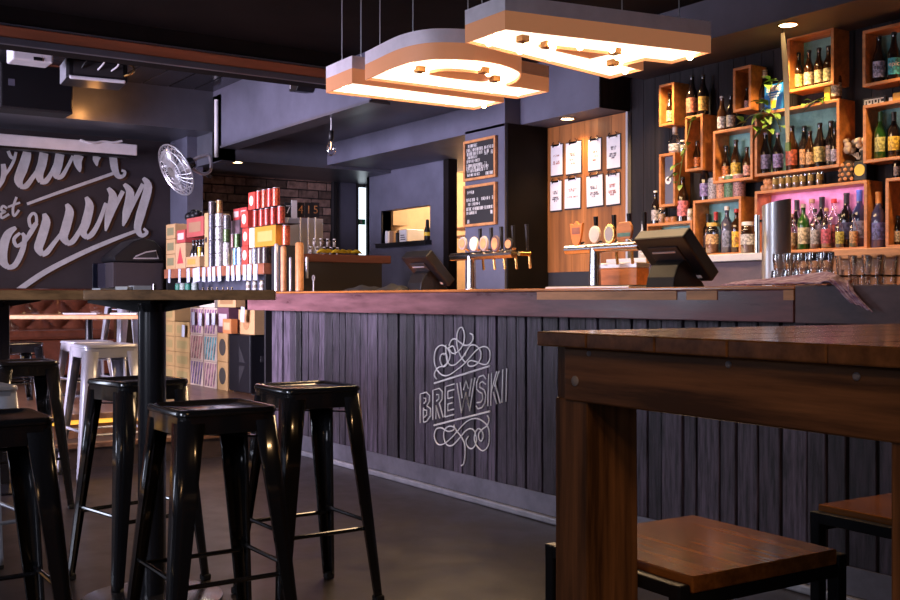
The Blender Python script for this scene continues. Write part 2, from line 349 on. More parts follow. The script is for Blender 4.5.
def letter_paint(name, label, strokes):
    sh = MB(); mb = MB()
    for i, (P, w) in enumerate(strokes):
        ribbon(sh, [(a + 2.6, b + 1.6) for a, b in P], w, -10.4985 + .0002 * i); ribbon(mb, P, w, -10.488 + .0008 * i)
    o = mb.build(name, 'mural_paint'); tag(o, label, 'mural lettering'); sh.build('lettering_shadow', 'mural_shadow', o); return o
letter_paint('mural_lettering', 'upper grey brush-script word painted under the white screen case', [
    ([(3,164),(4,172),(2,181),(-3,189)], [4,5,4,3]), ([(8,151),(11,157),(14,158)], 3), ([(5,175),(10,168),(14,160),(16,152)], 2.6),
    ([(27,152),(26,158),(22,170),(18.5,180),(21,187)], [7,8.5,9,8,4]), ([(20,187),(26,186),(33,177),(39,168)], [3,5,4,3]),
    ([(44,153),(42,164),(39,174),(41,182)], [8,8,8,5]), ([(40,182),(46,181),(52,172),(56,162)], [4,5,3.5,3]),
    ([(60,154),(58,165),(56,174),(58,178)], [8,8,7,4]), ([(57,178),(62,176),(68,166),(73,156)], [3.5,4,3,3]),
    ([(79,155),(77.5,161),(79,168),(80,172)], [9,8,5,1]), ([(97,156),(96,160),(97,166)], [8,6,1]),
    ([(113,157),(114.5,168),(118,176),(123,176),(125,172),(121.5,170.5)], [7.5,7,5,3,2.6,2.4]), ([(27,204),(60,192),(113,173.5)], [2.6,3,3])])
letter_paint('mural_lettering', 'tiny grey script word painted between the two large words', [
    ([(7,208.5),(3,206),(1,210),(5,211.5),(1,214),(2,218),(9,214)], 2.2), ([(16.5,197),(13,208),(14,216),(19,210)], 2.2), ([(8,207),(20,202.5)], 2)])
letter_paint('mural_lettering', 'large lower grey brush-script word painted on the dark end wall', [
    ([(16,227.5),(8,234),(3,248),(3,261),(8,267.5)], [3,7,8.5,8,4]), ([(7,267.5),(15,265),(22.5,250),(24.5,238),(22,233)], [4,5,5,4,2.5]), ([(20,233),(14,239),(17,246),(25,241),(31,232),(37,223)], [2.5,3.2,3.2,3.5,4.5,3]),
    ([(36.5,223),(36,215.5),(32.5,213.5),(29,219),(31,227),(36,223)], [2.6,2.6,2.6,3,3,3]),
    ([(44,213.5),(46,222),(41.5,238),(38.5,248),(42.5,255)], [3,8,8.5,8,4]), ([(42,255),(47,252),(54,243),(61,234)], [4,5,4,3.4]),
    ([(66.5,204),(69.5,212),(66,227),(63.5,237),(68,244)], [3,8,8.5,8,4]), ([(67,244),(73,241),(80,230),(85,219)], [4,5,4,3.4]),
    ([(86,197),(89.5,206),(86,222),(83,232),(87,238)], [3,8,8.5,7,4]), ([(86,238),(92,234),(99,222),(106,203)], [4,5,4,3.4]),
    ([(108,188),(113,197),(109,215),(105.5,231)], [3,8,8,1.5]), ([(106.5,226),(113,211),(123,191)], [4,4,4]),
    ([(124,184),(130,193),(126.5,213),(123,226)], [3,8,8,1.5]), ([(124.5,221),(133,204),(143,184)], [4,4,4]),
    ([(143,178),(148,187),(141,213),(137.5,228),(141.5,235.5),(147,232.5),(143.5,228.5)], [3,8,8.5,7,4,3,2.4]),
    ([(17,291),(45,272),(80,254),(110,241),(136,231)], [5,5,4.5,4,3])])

# ------------------------------------------------------------------ bar counter
YB, ZC = 3.20, 1.135
bar = thing('bar_counter', 'long bar clad in weathered black vertical planks with a reddish timber top', 'bar counter', (-4.5, 3.5, 0))
pk = MB(); x = -7.18
while x < -1.2:
    w = R.uniform(.072, .125); dy = R.random() * .012; pk.box(x, x + w - .011, 3.292 + dy, 3.32, .03, 1.01); x += w
pk.build('front_planks', 'plank_black', bar, bevel=.003, seg=1)
bk = MB(); bk.box(-7.18, -1.2, 3.318, 3.9, .0, 1.0); bk.build('carcass', 'black_matte', bar)
fs = MB(); fs.box(-7.45, -2.49, YB, YB + .045, 1.0, 1.12); fs.box(-7.45, -7.40, YB, 3.9, 1.0, 1.12); fs.build('fascia', 'fascia_wood', bar, bevel=.004)
fs = MB(); fs.box(-2.478, -1.2, YB - .004, YB + .045, .998, ZC); fs.build('worn_fascia', 'fascia_grey', bar, bevel=.004)['label'] = 'greyer worn length of bar fascia'
ct = MB(); ct.box(-7.46, -2.482, YB - .003, 3.95, 1.121, ZC); ct.box(-2.482, -1.2, YB + .046, 3.95, 1.121, ZC); ct.build('countertop', 'counter_top', bar, bevel=.004)
for a, b in ((537.5, 677), (687, 717.5), (784, 797)):
    x0, x1 = pp(a, Y=YB).x, min(pp(b, Y=YB).x, -2.484)
    MB().box(x0, x1, YB - .004, YB + .002, 1.082, 1.119).build('edge_inlay', 'inlay_wood', bar)['label'] = 'pale timber strip let into the bar fascia'
MB().box(-7.0, -1.2, 3.284, 3.293, .036, .137).build('kick_plate', 'steel_kick', bar, bevel=.001)
MB().box(-7.05, -1.2, 3.265, 3.293, .0, .034).build('foot_rail', 'steel_rail', bar, bevel=.008)
# painted sign on the planks: BREWSKI between two flourishes
YS = 3.2885
def zz(pts, ox, oy, s=7.5): return [pp(ox + a / s, oy + b / s, Y=YS) for a, b in pts]
sg = MB(); LW = .0042
def stroke(P, k=6): sg.tube(smoothpts(P, k) if len(P) > 2 and k else P, LW, 5)
for P in ([(275,442),(260,420),(264,388),(290,355),(332,343),(365,308),(376,260),(355,210),(310,189),(270,222),(258,290),(272,360),(312,410),(360,415),(412,385),(470,340),(520,288),(580,222),(632,199),(670,222),(678,280),(655,328),(618,332),(570,312),(530,305),(508,325),(522,346),(562,340),(600,302),(608,245),(575,195),(532,190),(500,235),(488,270)],
          [(330,250),(308,262),(302,300),(320,348),(348,338),(357,290),(345,250),(330,262)], [(345,185),(350,290),(375,335),(412,335),(462,290),(500,232)],
          [(365,205),(385,242),(412,250),(452,220),(478,172),(485,110),(468,58),(445,65),(430,110),(430,190),(452,262),(490,320)], [(368,195),(385,152),(415,142),(442,160),(482,188),(520,184),(546,150),(547,115),(525,100)],
          [(360,215),(395,195),(413,225),(415,262)]): stroke(zz(P, 400, 320))
sg.tube(zz([(258,475),(675,345)], 400, 320), LW * 1.3, 5); sg.tube(zz([(255,265),(675,160)], 400, 390), LW * 1.3, 5)
for P in ([(655,190),(668,222),(655,265),(612,300),(592,332),(595,370),(612,382),(626,350),(616,310),(588,290),(565,322),(560,380),(585,430),(620,455),(655,432),(672,370),(665,290),(630,240),(570,214),(500,237),(430,310),(380,365),(320,408),(280,402),(258,350),(272,295),(312,285),(360,310),(400,300),(406,280),(370,272),(335,300),(330,360),(352,410),(392,415),(440,370),(490,310),(530,290),(560,312),(575,370),(560,420),(535,440),(505,420),(496,380),(516,345)],
          [(405,262),(422,302),(462,352),(486,410),(490,480),(480,548),(460,568)]): stroke(zz(P, 400, 390))
TL, BL, TR, BR = (420.3,394), (420.3,423), (508,368), (507.2,401.5)
def gl(u, v): # word frame -> photo pixel -> plank plane
    a = [TL[i] + (TR[i] - TL[i]) * u for i in (0, 1)]; b = [BL[i] + (BR[i] - BL[i]) * u for i in (0, 1)]; return pp(b[0] + (a[0] - b[0]) * v, b[1] + (a[1] - b[1]) * v, Y=YS)
GL = {'B': [[(0,0),(0,1),(.55,1),(.85,.86),(.85,.66),(.62,.53),(.95,.4),(.95,.16),(.6,0),(.3,0)], [(.34,.82),(.5,.8),(.52,.7),(.34,.64)], [(.34,.42),(.58,.38),(.6,.22),(.34,.16)], [(.3,0),(.3,.5)]],
      'R': [[(0,0),(0,1),(.6,1),(.9,.86),(.9,.62),(.62,.5),(1,0)], [(.3,0),(.3,.45),(.66,0)], [(.34,.82),(.56,.8),(.58,.66),(.34,.6)]],
      'E': [[(0,0),(0,1),(.95,1)], [(.3,.82),(.95,.82)], [(.3,.82),(.3,.58),(.8,.58)], [(.3,.4),(.8,.4)], [(.3,.4),(.3,.18),(.95,.18)], [(0,0),(.95,0)]],
      'W': [[(0,1),(.27,0),(.5,.62),(.73,0),(1,1)], [(.18,1),(.3,.46)], [(.36,.72),(.5,1),(.64,.72)], [(.82,1),(.7,.46)]],
      'S': [[(.95,.86),(.7,1),(.3,1),(.04,.82),(.06,.62),(.3,.52),(.62,.44),(.66,.26),(.5,.18),(.1,.2)], [(.95,.7),(.6,.82),(.36,.78),(.36,.66),(.8,.54),(.98,.36),(.92,.12),(.6,0),(.2,0),(.02,.1)]],
      'K': [[(0,0),(0,1)], [(.24,0),(.24,1)], [(.24,.42),(.66,1)], [(.5,.56),(.86,1)], [(.42,.4),(.72,0)], [(.56,.62),(1,0)]],
      'I': [[(.1,0),(.1,1)], [(.8,0),(.8,1)]]}
for ch, a, b in (('B',0,.125),('R',.145,.265),('E',.285,.395),('W',.42,.625),('S',.64,.755),('K',.78,.92),('I',.935,1)):
    for P in GL[ch]: sg.tube([gl(a + (b - a) * u, v) for u, v in P], LW, 5)
sg.build('painted_sign', 'white_paint_line', bar)['label'] = 'white line lettering reading BREWSKI between two looping flourishes'
# ------------------------------------------------------------------ letter lamps over the bar (seen from below: I, P, A)
def flat(outer, holes, z0, z1, name, mat, parent):
    cu = bpy.data.curves.new('o', 'CURVE'); cu.dimensions = '2D'; cu.fill_mode = 'BOTH'; cu.extrude = (z1 - z0) / 2
    for P in [outer] + holes:
        sp = cu.splines.new('POLY'); sp.points.add(len(P) - 1); sp.use_cyclic_u = True
        for q, p in zip(sp.points, P): q.co = (p[0], p[1], 0, 1)
    o = bpy.data.objects.new('o', cu); COL.objects.link(o); dg = bpy.context.evaluated_depsgraph_get(); me = bpy.data.meshes.new_from_object(o.evaluated_get(dg)); bpy.data.objects.remove(o)
    mb = MB(); mb.add([(v.co.x, v.co.y, v.co.z + (z0 + z1) / 2) for v in me.vertices], [tuple(p.vertices) for p in me.polygons]); return mb.build(name, mat, parent)
def wallstrip(loops, z0, z1):
    mb = MB()
    for P in loops:
        n = len(P); mb.add([(p[0], p[1], z0) for p in P] + [(p[0], p[1], z1) for p in P], [(i, (i+1) % n, (i+1) % n + n, i + n) for i in range(n)])
    return mb
ZL, HL = 2.30, .155
def inset(P, d):
    n = len(P); area = sum(P[i][0]*P[(i+1)%n][1] - P[(i+1)%n][0]*P[i][1] for i in range(n)); sgn = 1 if area > 0 else -1; out = []
    for i in range(n):
        a, b, c = (Vector(P[j][:2]) for j in ((i-1) % n, i, (i+1) % n)); e1 = (b - a).normalized(); e2 = (c - b).normalized()
        n1 = Vector((-e1.y, e1.x)) * sgn; n2 = Vector((-e2.y, e2.x)) * sgn; k = n1 + n2; k = k / max(.35, k.length_squared) * 2 if k.length > 1e-6 else n1
        out.append(tuple(b + k * d * (1 if k.length < 2 else 2 / k.length)))
    return out
def letter_lamp(label, outer, holes, bulbs, cables, socks=()):
    O = [tuple(p) for p in outer]; c = sum((Vector((*p, 0)) for p in O), Vector()) / len(O)
    root = thing('letter_lamp', label, 'pendant lamp', (c.x, c.y, ZL), group='open letter lamps hung over the bar')
    H = [list(h) for h in holes]
    for nm, mt, a, b in (('lower_side_band', 'letter_copper', ZL, ZL + .085), ('upper_side_band', 'letter_grey', ZL + .085, ZL + HL)):
        mb = MB()
        for P, s in [(O, 1)] + [(h, -1) for h in H]:
            Q = inset(P, .008 * s); n = len(P)
            mb.add([(*p, a) for p in P] + [(*p, a) for p in Q] + [(*p, b) for p in P] + [(*p, b) for p in Q],
                   sum([[(i, j, j+2*n, i+2*n), (i+n, i+3*n, j+3*n, j+n), (i, i+n, j+n, j), (i+2*n, j+2*n, j+3*n, i+3*n)] for i in range(n) for j in [(i+1) % n]], []))
        mb.build(nm, mt, root)
    Oi = inset(O, .01); Hi = [inset(h, -.01) for h in H]
    flat(Oi, Hi, ZL + .014, ZL + .020, 'reflector_panel', 'letter_white', root); flat(Oi, Hi, ZL + HL - .008, ZL + HL - .001, 'top_plate', 'letter_grey', root)
    for x, y in bulbs:
        sk = MB().lathe([(.014, .021), (.016, .05)], (x, y, ZL), 10).build('socket', 'brass', root)
        b = MB().ball((x, y, ZL + .000), .017, 6).build('bulb', 'bulb', root, smooth=True)
    for x, y in socks:
        k_ = MB().box(x - .024, x + .024, y - .024, y + .024, ZL - .016, ZL + .02).build('lamp_socket', 'lamp_bronze', root, bevel=.004); MB().ball((x - .02, y + .045, ZL - .002), .022, 6).build('bulb', 'bulb', k_, smooth=True)
    for x, y in cables: MB().tube([(x, y, ZL + HL - .004), (x, y, 2.872)], .0028, 6).build('suspension_cable', 'steel', root)
    bx = [p[0] for p in O]; by = [p[1] for p in O]
    light('AREA', 'lamp_glow', ((min(bx) + max(bx)) / 2, (min(by) + max(by)) / 2, ZL - .03), 22, (1, .66, .36), max(bx) - min(bx), max(by) - min(by), to=((min(bx) + max(bx)) / 2, (min(by) + max(by)) / 2, 0))
    return root
def q(px, py, z=ZL): p = pp(px, py, Z=z); return (p.x, p.y)
def lin(a, b, n): return [(a[0] + (b[0]-a[0]) * i / (n-1), a[1] + (b[1]-a[1]) * i / (n-1)) for i in range(n)]
def mixp(*P): return (sum(p[0] for p in P) / len(P), sum(p[1] for p in P) / len(P))
iO = [q(326,93), q(352,83), q(504,102.5), q(474,110)]
letter_lamp('long straight bar of an open letter lamp, furthest from the shelves of bottles', iO, [], lin(mixp(iO[0], iO[1], iO[1], iO[2]) if 0 else q(345,89), q(484,105.5), 8), [q(342,90), q(361,87)])
sm = lambda P, c=False: [(v.x, v.y) for v in smoothpts([(*q(*p), 0) for p in P], 5, c)]
pO = sm([(365,80), (374,76), (386,70.5), (400,65), (418,60.8), (438,59), (470,59.8), (492,62.5), (508,66.5), (519,71.5), (521.5,76), (517,82), (508,86.2)]) + [q(521,87.3), q(549,92), q(517,99)]
pH = sm([(430,74), (445,71.5), (466,72.5), (484,75), (489,78), (484,81.3), (470,80.3), (446,77.3)], True)
letter_lamp('rounded open letter lamp, the middle one of three hung over the bar', pO, [pH],
    [q(392,73), q(412,67), q(432,65.5), q(455,65), q(478,67), q(498,70.5), q(507,76), q(498,82), q(415,79), q(440,83), q(466,86.5), q(492,90), q(518,93)], [q(380,74), q(413,63)], [q(420,69.5), q(484,70.5), q(495,79)])
aO = [q(505,29), q(711,53), q(672,64), q(645,61), q(625,66), q(643.5,70.4), q(610,79), q(465,43)]
aH = [q(556,49), q(607,54.5), q(590,58.5), q(541,47.5)]
letter_lamp('angular open letter lamp with two short legs, nearest the bottle shelves', aO, [aH],
    [q(497,36), q(525,40), q(551,44), q(580,47), q(612,49.5), q(640,51), q(668,55), q(690,57), q(489,43), q(520,51), q(550,57.5), q(580,64), q(606,70), q(625,71), q(618,57), q(612,64)], [q(482,36), q(468,41), q(679,57), q(622,50)], [q(523,39), q(547,45), q(615,51.5), q(613,63)])

# ------------------------------------------------------------------ things on the ceiling
p = pp(331, 113, Y=3.87)
b = thing('pendant_bulb', 'bare glass bulb hanging on a pale cord below the dark blue bulkhead', 'light bulb', (p.x, p.y, 2.23))
MB().tube(smoothpts([(p.x, p.y, 2.49), (p.x+.006, p.y, 2.45), (p.x-.004, p.y, 2.38)]), .005, 6).build('cord', 'white_plastic', b)
MB().lathe([(.012, 0), (.022, .012), (.022, .07), (.014, .08)], (p.x, p.y, 2.315), 12).build('lamp_holder', 'black_plastic', b, smooth=True)
MB().lathe([(.004, 0), (.03, .012), (.04, .04), (.034, .075), (.018, .11), (.014, .125)], (p.x, p.y, 2.195), 16).build('glass_bulb', 'bulb_glass', b, smooth=True)
MB().tube([(p.x, p.y, 2.31), (p.x+.008, p.y, 2.25), (p.x, p.y, 2.235), (p.x-.008, p.y, 2.25), (p.x, p.y, 2.31)], .003, 5).build('filament', 'brass', b)
# downlights
for px, py, z, lab in ((567.5, 118.5, 2.43, 'round glowing downlight over the board of clipboards'), (788, 24.5, 2.63, 'round glowing downlight in the soffit over the bottle shelves'), (237, 162, 2.38, 'pale round downlight in the low ceiling over the brick wall')):
    c = pp(px, py, Z=z); d = thing('downlight', lab, 'downlight', (c.x, c.y, z))
    MB().lathe([(.05, -.006), (.062, -.004), (.062, 0), (.05, 0)], (c.x, c.y, z), 24, cap=False).build('trim_ring', 'brass', d, smooth=True)
    MB().lathe([(.05, -.003), (.0505, 0)], (c.x, c.y, z), 24).build('lens', 'downlight_glow', d)
# projector, loudspeaker and pale box under the boarded ceiling
t = thing('projector', 'black projector with cables slung under the boarded ceiling', 'projector', (-8.6, 1.35, 2.72))
pc = pp(94, 74, X=-8.5); T = Matrix.Translation(pc) @ Matrix.Rotation(math.radians(-6), 4, 'Z')
MB().box(-.17, .17, -.23, .23, -.085, .075, T).build('body', 'black_plastic', t, bevel=.02)
MB().box(.14, .178, -.21, .21, -.085, -.06, T).build('grey_trim', 'white_plastic', t, bevel=.01)
MB().box(-.14, .15, -.236, -.228, -.08, .07, T).build('side_panel', 'grey_metal', t, bevel=.004)
MB().box(.165, .176, -.18, .19, -.045, .055, T).build('connector_panel', 'black_matte', t)
for i, (a, c2) in enumerate(((-.12, .03), (.0, .02), (.1, -.05))):
    MB().tube(smoothpts([T @ Vector((.172, a, .0)), T @ Vector((.22, a + .04, .06)), T @ Vector((.12, c2, .13)), T @ Vector((.0, .0, .12))]), .007, 6).build('cable', 'white_plastic' if i else 'black_plastic', t, smooth=True)
MB().tube([T @ Vector((0, 0, .07)), Vector((pc.x, pc.y, 3.05))], .025, 10).build('ceiling_pole', 'dark_steel_frame', t)
MB().tube(smoothpts([T @ Vector((.17, .2, -.03)), T @ Vector((.2, .26, .0)), T @ Vector((.15, .27, .06)), T @ Vector((.05, .22, .1))]), .009, 6).build('cable', 'brass', t, smooth=True)
sc = pp(38, 88, X=-9.2); t = thing('wall_speaker', 'wide black loudspeaker hung on its side by the dark bulkhead', 'loudspeaker', tuple(sc)); T = Matrix.Translation(sc)
MB().box(-.28, .0, -.30, .285, -.19, .19, T).build('cabinet', 'black_matte', t, bevel=.012)
MB().box(.0, .012, -.285, .27, -.175, .175, T).build('grille', 'black_plastic', t, bevel=.004)
MB().box(.012, .016, -.235, -.185, -.005, .05, T).build('badge', 'wall_blue', t)
MB().box(-.20, -.06, -.33, -.30, -.15, .15, T).build('carry_handle', 'grey_metal', t, bevel=.01)
MB().box(-.12, -.05, -.2, .25, .19, .215, T).build('bracket', 'beam_copper', t); MB().tube([sc + Vector((-.1, 0, .2)), (sc.x - .1, sc.y, 3.06)], .02, 8).build('ceiling_bracket', 'dark_steel_frame', t)
bc = pp(29, 56.5, X=-8.3); t = thing('ceiling_unit', 'small pale box fixed to the boarded ceiling over the black loudspeaker', 'box', tuple(bc)); T = Matrix.Translation(bc)
MB().box(-.12, .1, -.135, .15, -.05, .085, T).build('casing', 'white_plastic', t, bevel=.012)
MB().box(.1, .106, .01, .07, -.045, -.02, T).build('vent', 'black_plastic', t); MB().box(-.06, .04, -.05, .05, .08, 3.05 - bc.z, T).build('mount', 'dark_steel_frame', t)
a, b2 = pp(-40, 146, X=-10.1), pp(137.5, 147, X=-10.1)
t = thing('screen_case', 'long white projector screen case fixed high across the lettered wall', 'projector screen', (-10.1, a.y, 2.5))
zc0, zc1 = pp(100, 155, X=-10.1).z, pp(100, 141.5, X=-10.1).z
MB().box(-10.22, -10.1, a.y, b2.y, zc0 + .02, zc1).build('case', 'white_plastic', t, bevel=.01); MB().box(-10.21, -10.105, a.y, b2.y, zc0, zc0 + .02).build('bottom_bar', 'black_plastic', t)
MB().box(-10.5, -10.22, b2.y - .06, b2.y - .02, zc0 + .06, zc1 - .02).build('bracket', 'black_metal', t)
c1 = pp(113, 142.5, X=-10.1); MB().tube(smoothpts([pp(80, 140, X=-10.1), pp(92, 143, X=-10.09), pp(103, 141.5, X=-10.1), c1, pp(122, 141, X=-10.1)]), .012, 6).build('coiled_cable', 'white_plastic', t, smooth=True)
c = pp(300, 85, Y=3.72); t = thing('ceiling_speaker', 'small black wedge speaker under the beam beside the letter lamps', 'loudspeaker', tuple(c)); T = Matrix.Translation(c) @ Matrix.Rotation(.5, 4, 'Y')
MB().prism([(-.09, .05), (.12, .05), (.10, -.02), (-.02, -.07)], -.07, .07, 'y', T).build('cabinet', 'black_plastic', t, bevel=.006); MB().prism([(-.06, .035), (-.015, -.045), (.0, -.04), (-.04, .04)], -.073, -.07, 'y', T).build('front_plate', 'grey_metal', t); MB().tube([c + Vector((.02, 0, .03)), (c.x + .02, c.y + .09, c.z + .06)], .012, 6).build('bracket', 'dark_steel_frame', t)
# wall fan
fc = pp(176, 170, X=-9.28); t = thing('wall_fan', 'round wire-caged metal fan on a bracket beside the lettered wall', 'fan', tuple(fc))
ax = (RV * -.64 + FV * -.62 + Vector((0, 0, -.44))).normalized(); Tq = ax.to_track_quat('Z', 'Y').to_matrix().to_4x4(); T = Matrix.Translation(fc) @ Tq
RF = .242
for k, (z, nm) in enumerate(((.05, 'front_cage'), (-.07, 'rear_cage'))):
    mb = MB(); sg_ = 1 if k == 0 else -1
    for i in range(28):
        an = 2 * math.pi * i / 28; mb.tube([T @ Vector((RF * u * math.cos(an + .25 * u), RF * u * math.sin(an + .25 * u), z * (1 - u ** 2.6) )) for u in (.18, .4, .62, .8, .93, 1)], .0032, 4)
    for rr in (.18, .5, .78, 1): mb.tube([T @ Vector((RF * rr * math.cos(a_), RF * rr * math.sin(a_), z * (1 - rr ** 2.6))) for a_ in [2 * math.pi * j / 36 for j in range(36)]], .005 if rr < 1 else .008, 5, closed=True)
    mb.build(nm, 'steel', t, smooth=True)
MB().disc(T @ Vector((0, 0, .045)), .05, ax, 20, .012).build('badge', 'chrome', t)
bl = MB()
for i in range(3):
    an = 2 * math.pi * i / 3
    vs = []
    for u in (.2, .45, .7, .9):
        for s_ in (-1, 0, 1): a_ = an + s_ * (.55 - .1 * u); vs.append(T @ Vector((RF * u * math.cos(a_), RF * u * math.sin(a_), .02 * s_ - .01)))
    bl.add(vs, [(r_*3+c_, r_*3+c_+1, r_*3+c_+4, r_*3+c_+3) for r_ in range(3) for c_ in range(2)])
bl.build('blades', 'steel', t, smooth=True, solid=.003)
MB().lathe([(.03, -.19), (.055, -.18), (.06, -.09), (.045, -.07)], (0, 0, 0), 16, T).build('motor', 'black_metal', t, smooth=True)
hc = pp(206, 163, X=-9.28); ring = [pp(px, py, X=-9.28) for px, py in ((193,162),(196,158.5),(206,155.5),(209,156),(211,164),(210,171),(204,174),(196,171),(193,168))]
MB().tube(smoothpts(ring, 5, True), .016, 8, closed=True).build('bracket_ring', 'grey_metal', t, smooth=True)
MB().tube([T @ Vector((0, 0, -.15)), pp(194, 168, X=-9.29)], .02, 8).build('arm', 'chrome', t, smooth=True)
MB().tube([pp(205, 172, X=-9.29), pp(205, 172, X=-9.29) + Vector((-.18, .12, -.02))], .02, 8).build('wall_arm', 'black_metal', t, smooth=True)

# ------------------------------------------------------------------ metal bar stools
def rsq(h, r, n=4):      # rounded square loop
    P = []
    for cx, cy, a0 in ((h-r, h-r, 0), (-h+r, h-r, 90), (-h+r, -h+r, 180), (h-r, -h+r, 270)):
        for i in range(n + 1): a = math.radians(a0 + 90 * i / n); P.append((cx + r * math.cos(a), cy + r * math.sin(a)))
    return P
def make_stool(H, mat, label, group):
    root = local(thing('bar_stool' if H > .6 else 'low_stool', label, 'stool', group=group))
    loops = [(.150, .030, H-.075), (.1535, .032, H-.074), (.1525, .032, H-.022), (.157, .034, H-.018), (.157, .034, H-.010), (.153, .032, H-.002), (.146, .03, H), (.136, .028, H-.004), (.128, .026, H-.010), (.05, .02, H-.013), (.014, .013, H-.013)]
    mb = MB(); vs = []; fs = []; n = 20
    for h, r, z in loops: vs += [(x, y, z) for x, y in rsq(h, min(r, h - .0005))]
    for j in range(len(loops) - 1):
        for i in range(n): fs.append((j*n+i, j*n+(i+1) % n, (j+1)*n+(i+1) % n, (j+1)*n+i))
    mb.add(vs, fs); mb.build('seat', mat, root, smooth=True)
    c0, c1 = .152, .152 + .082 * H
    def cz(z): return c0 + (c1 - c0) * (1 - z / (H - .03))
    for sx in (1, -1):
        for sy in (1, -1):
            mb = MB(); vs = []; zs = [H - .03, H * .6, H * .3, .05, .018]
            for z in zs:
                u = 1 - z / (H - .03); a = .074 - .040 * u; r = .018 - .006 * u; c = cz(z)
                sec = [(-a, -.014), (-a, 0), (-a*.5, 0), (-r, 0), (-r*.3, -r*.3), (0, -r), (0, -a*.5), (0, -a), (-.014, -a)]
                vs += [((c + p[0]) * sx, (c + p[1]) * sy, z) for p in sec]
            k = 9; mb.add(vs, [(j*k+i, j*k+i+1, (j+1)*k+i+1, (j+1)*k+i) for j in range(len(zs) - 1) for i in range(k - 1)])
            lg = mb.build('leg', mat, root, smooth=True, solid=.003)
            c = cz(.012); MB().box((c - .034) * sx, (c + .003) * sx, (c - .034) * sy, (c + .003) * sy, 0, .024).build('foot_cap', 'rubber', lg, bevel=.006)
    z = H * .34; c = cz(z) - .016
    for i in range(4):
        a = math.pi / 2 * i; T = Matrix.Rotation(a, 4, 'Z'); zz_ = z + (.02 if i % 2 else 0)
        MB().tube([T @ Vector((c, -c, zz_)), T @ Vector((c, c, zz_))], .0075, 8).build('stretcher', mat, root, smooth=True)
    mb = MB()
    for s in (1, -1): T = Matrix.Rotation(s * math.pi / 4, 4, 'Z'); mb.box(-.19, .19, -.013, .013, H - .092 - .004 * s, H - .087 - .004 * s, T)
    mb.build('under_seat_brace', mat, root)
    return root
def place(o, p, rz, label=None):
    o.location = p; o.rotation_euler = (0, 0, rz)
    if label: o['label'] = label
    return o
G1 = 'glossy black metal bar stools'; s0 = make_stool(.765, 'black_metal', 'x', G1)
DG = math.radians
for i, (l, d, rz, z, lab) in enumerate(((-.733, 3.255, 0, 0, 'glossy black metal bar stool directly in front of the round table post'), (-.522, 3.86, 0, 0, 'glossy black metal bar stool standing closest to the bar counter'),
        (-1.207, 4.10, 11, 0, 'glossy black metal bar stool behind the round table post, in front of a white stool'), (-1.295, 2.945, 0, 0, 'nearest black metal bar stool, cut by the photo edge'),
        (-2.235, 5.54, 0, 0, 'black metal bar stool beside the square post, behind the pale grey stool'))):
    place(s0 if i == 0 else copy_tree(s0), cw(l, d, z), DG(rz), lab).scale = ((1, 1, 1), (.96, .96, 1.015), (.93, .93, 1.02), (1, 1, 1), (1, 1, 1))[i]
sb = make_stool(.45, 'black_metal', 'low black metal stool under the thin wooden table on the raised floor', None); place(sb, cw(-3.18, 7.75, ZP), DG(8))
G2 = 'pale painted metal stools'; s1 = make_stool(.765, 'grey_metal', 'tall white metal stool standing in front of the lit step', G2); place(s1, cw(-2.12, 6.50, 0), DG(2)); s1.scale = (1.06,) * 3
s1.scale = (1.06,) * 3; s2 = copy_tree(s1); s2.scale = (1,) * 3; place(s2, cw(-1.83, 3.98, 0), DG(8), 'pale grey metal stool at the photo edge behind a black stool')
s3 = copy_tree(s1); s3.scale = (1,) * 3; place(s3, cw(-2.72, 9.0, ZP), DG(10), 'pale metal stool on the raised floor, only its legs showing beside the table post')
s4 = make_stool(.45, 'grey_metal', 'low white metal stool pulled up to the thin wooden table', None); place(s4, cw(-2.73, 7.97, ZP), DG(3))

# ------------------------------------------------------------------ high tables
e = RV * math.cos(DG(9)) + FV * math.sin(DG(9)); rzT = math.atan2(e.y, e.x)
def high_table(label, corner, w, dp, post, pr, square, rzT=rzT):
    root = thing('high_table', label, 'table', (post.x, post.y, 0), group='high tables with dark wood tops'); T = Matrix.Translation(corner) @ Matrix.Rotation(rzT, 4, 'Z')
    n = 5; mb = MB()
    for i in range(n): mb.box(0, w, dp * i / n + .0015, dp * (i + 1) / n, 1.083, 1.117, T)
    mb.build('tabletop', 'table_wood', root, bevel=.003)
    if square: MB().box(post.x - pr, post.x + pr, post.y - pr, post.y + pr, .02, 1.07).build('post', 'table_steel', root, bevel=.006)
    else: MB().lathe([(pr, .02), (pr, 1.07)], (post.x, post.y, 0), 32).build('post', 'table_steel', root, smooth=True)
    MB().lathe([(.25, 0), (.25, .012), (.06, .03)], (post.x, post.y, 0), 32).build('base_plate', 'table_steel', root, smooth=True)
    Tp = Matrix.Translation((post.x, post.y, 0)) @ Matrix.Rotation(rzT, 4, 'Z')
    for k in range(4):
        Tk = Tp @ Matrix.Rotation(k * math.pi / 2, 4, 'Z'); MB().prism([(0, 1.0828), (.22, 1.0828), (.22, 1.072), (.05, 1.04), (0, 1.04)], -.02, .02, 'y', Tk).build('support_arm', 'table_steel', root)
    return root
cA = cw(-.346 * 3.45, 3.45); high_table('dark wood high table on a round black post beside the black stools', cA, .617, .62, cw((152 - 450) / 1060 * 3.82, 3.82), .049, False)
eB = RV * .946 + FV * .325; cB = cw((87 - 450) / 1060 * 3.72, 3.72) - Vector((eB.x, eB.y, 0)) * 1.1
high_table('dark wood high table at the photo edge, standing on a square black post', cB, 1.1, 2.6, cw(-2.575, 6.06), .046, True, math.atan2(eB.y, eB.x))

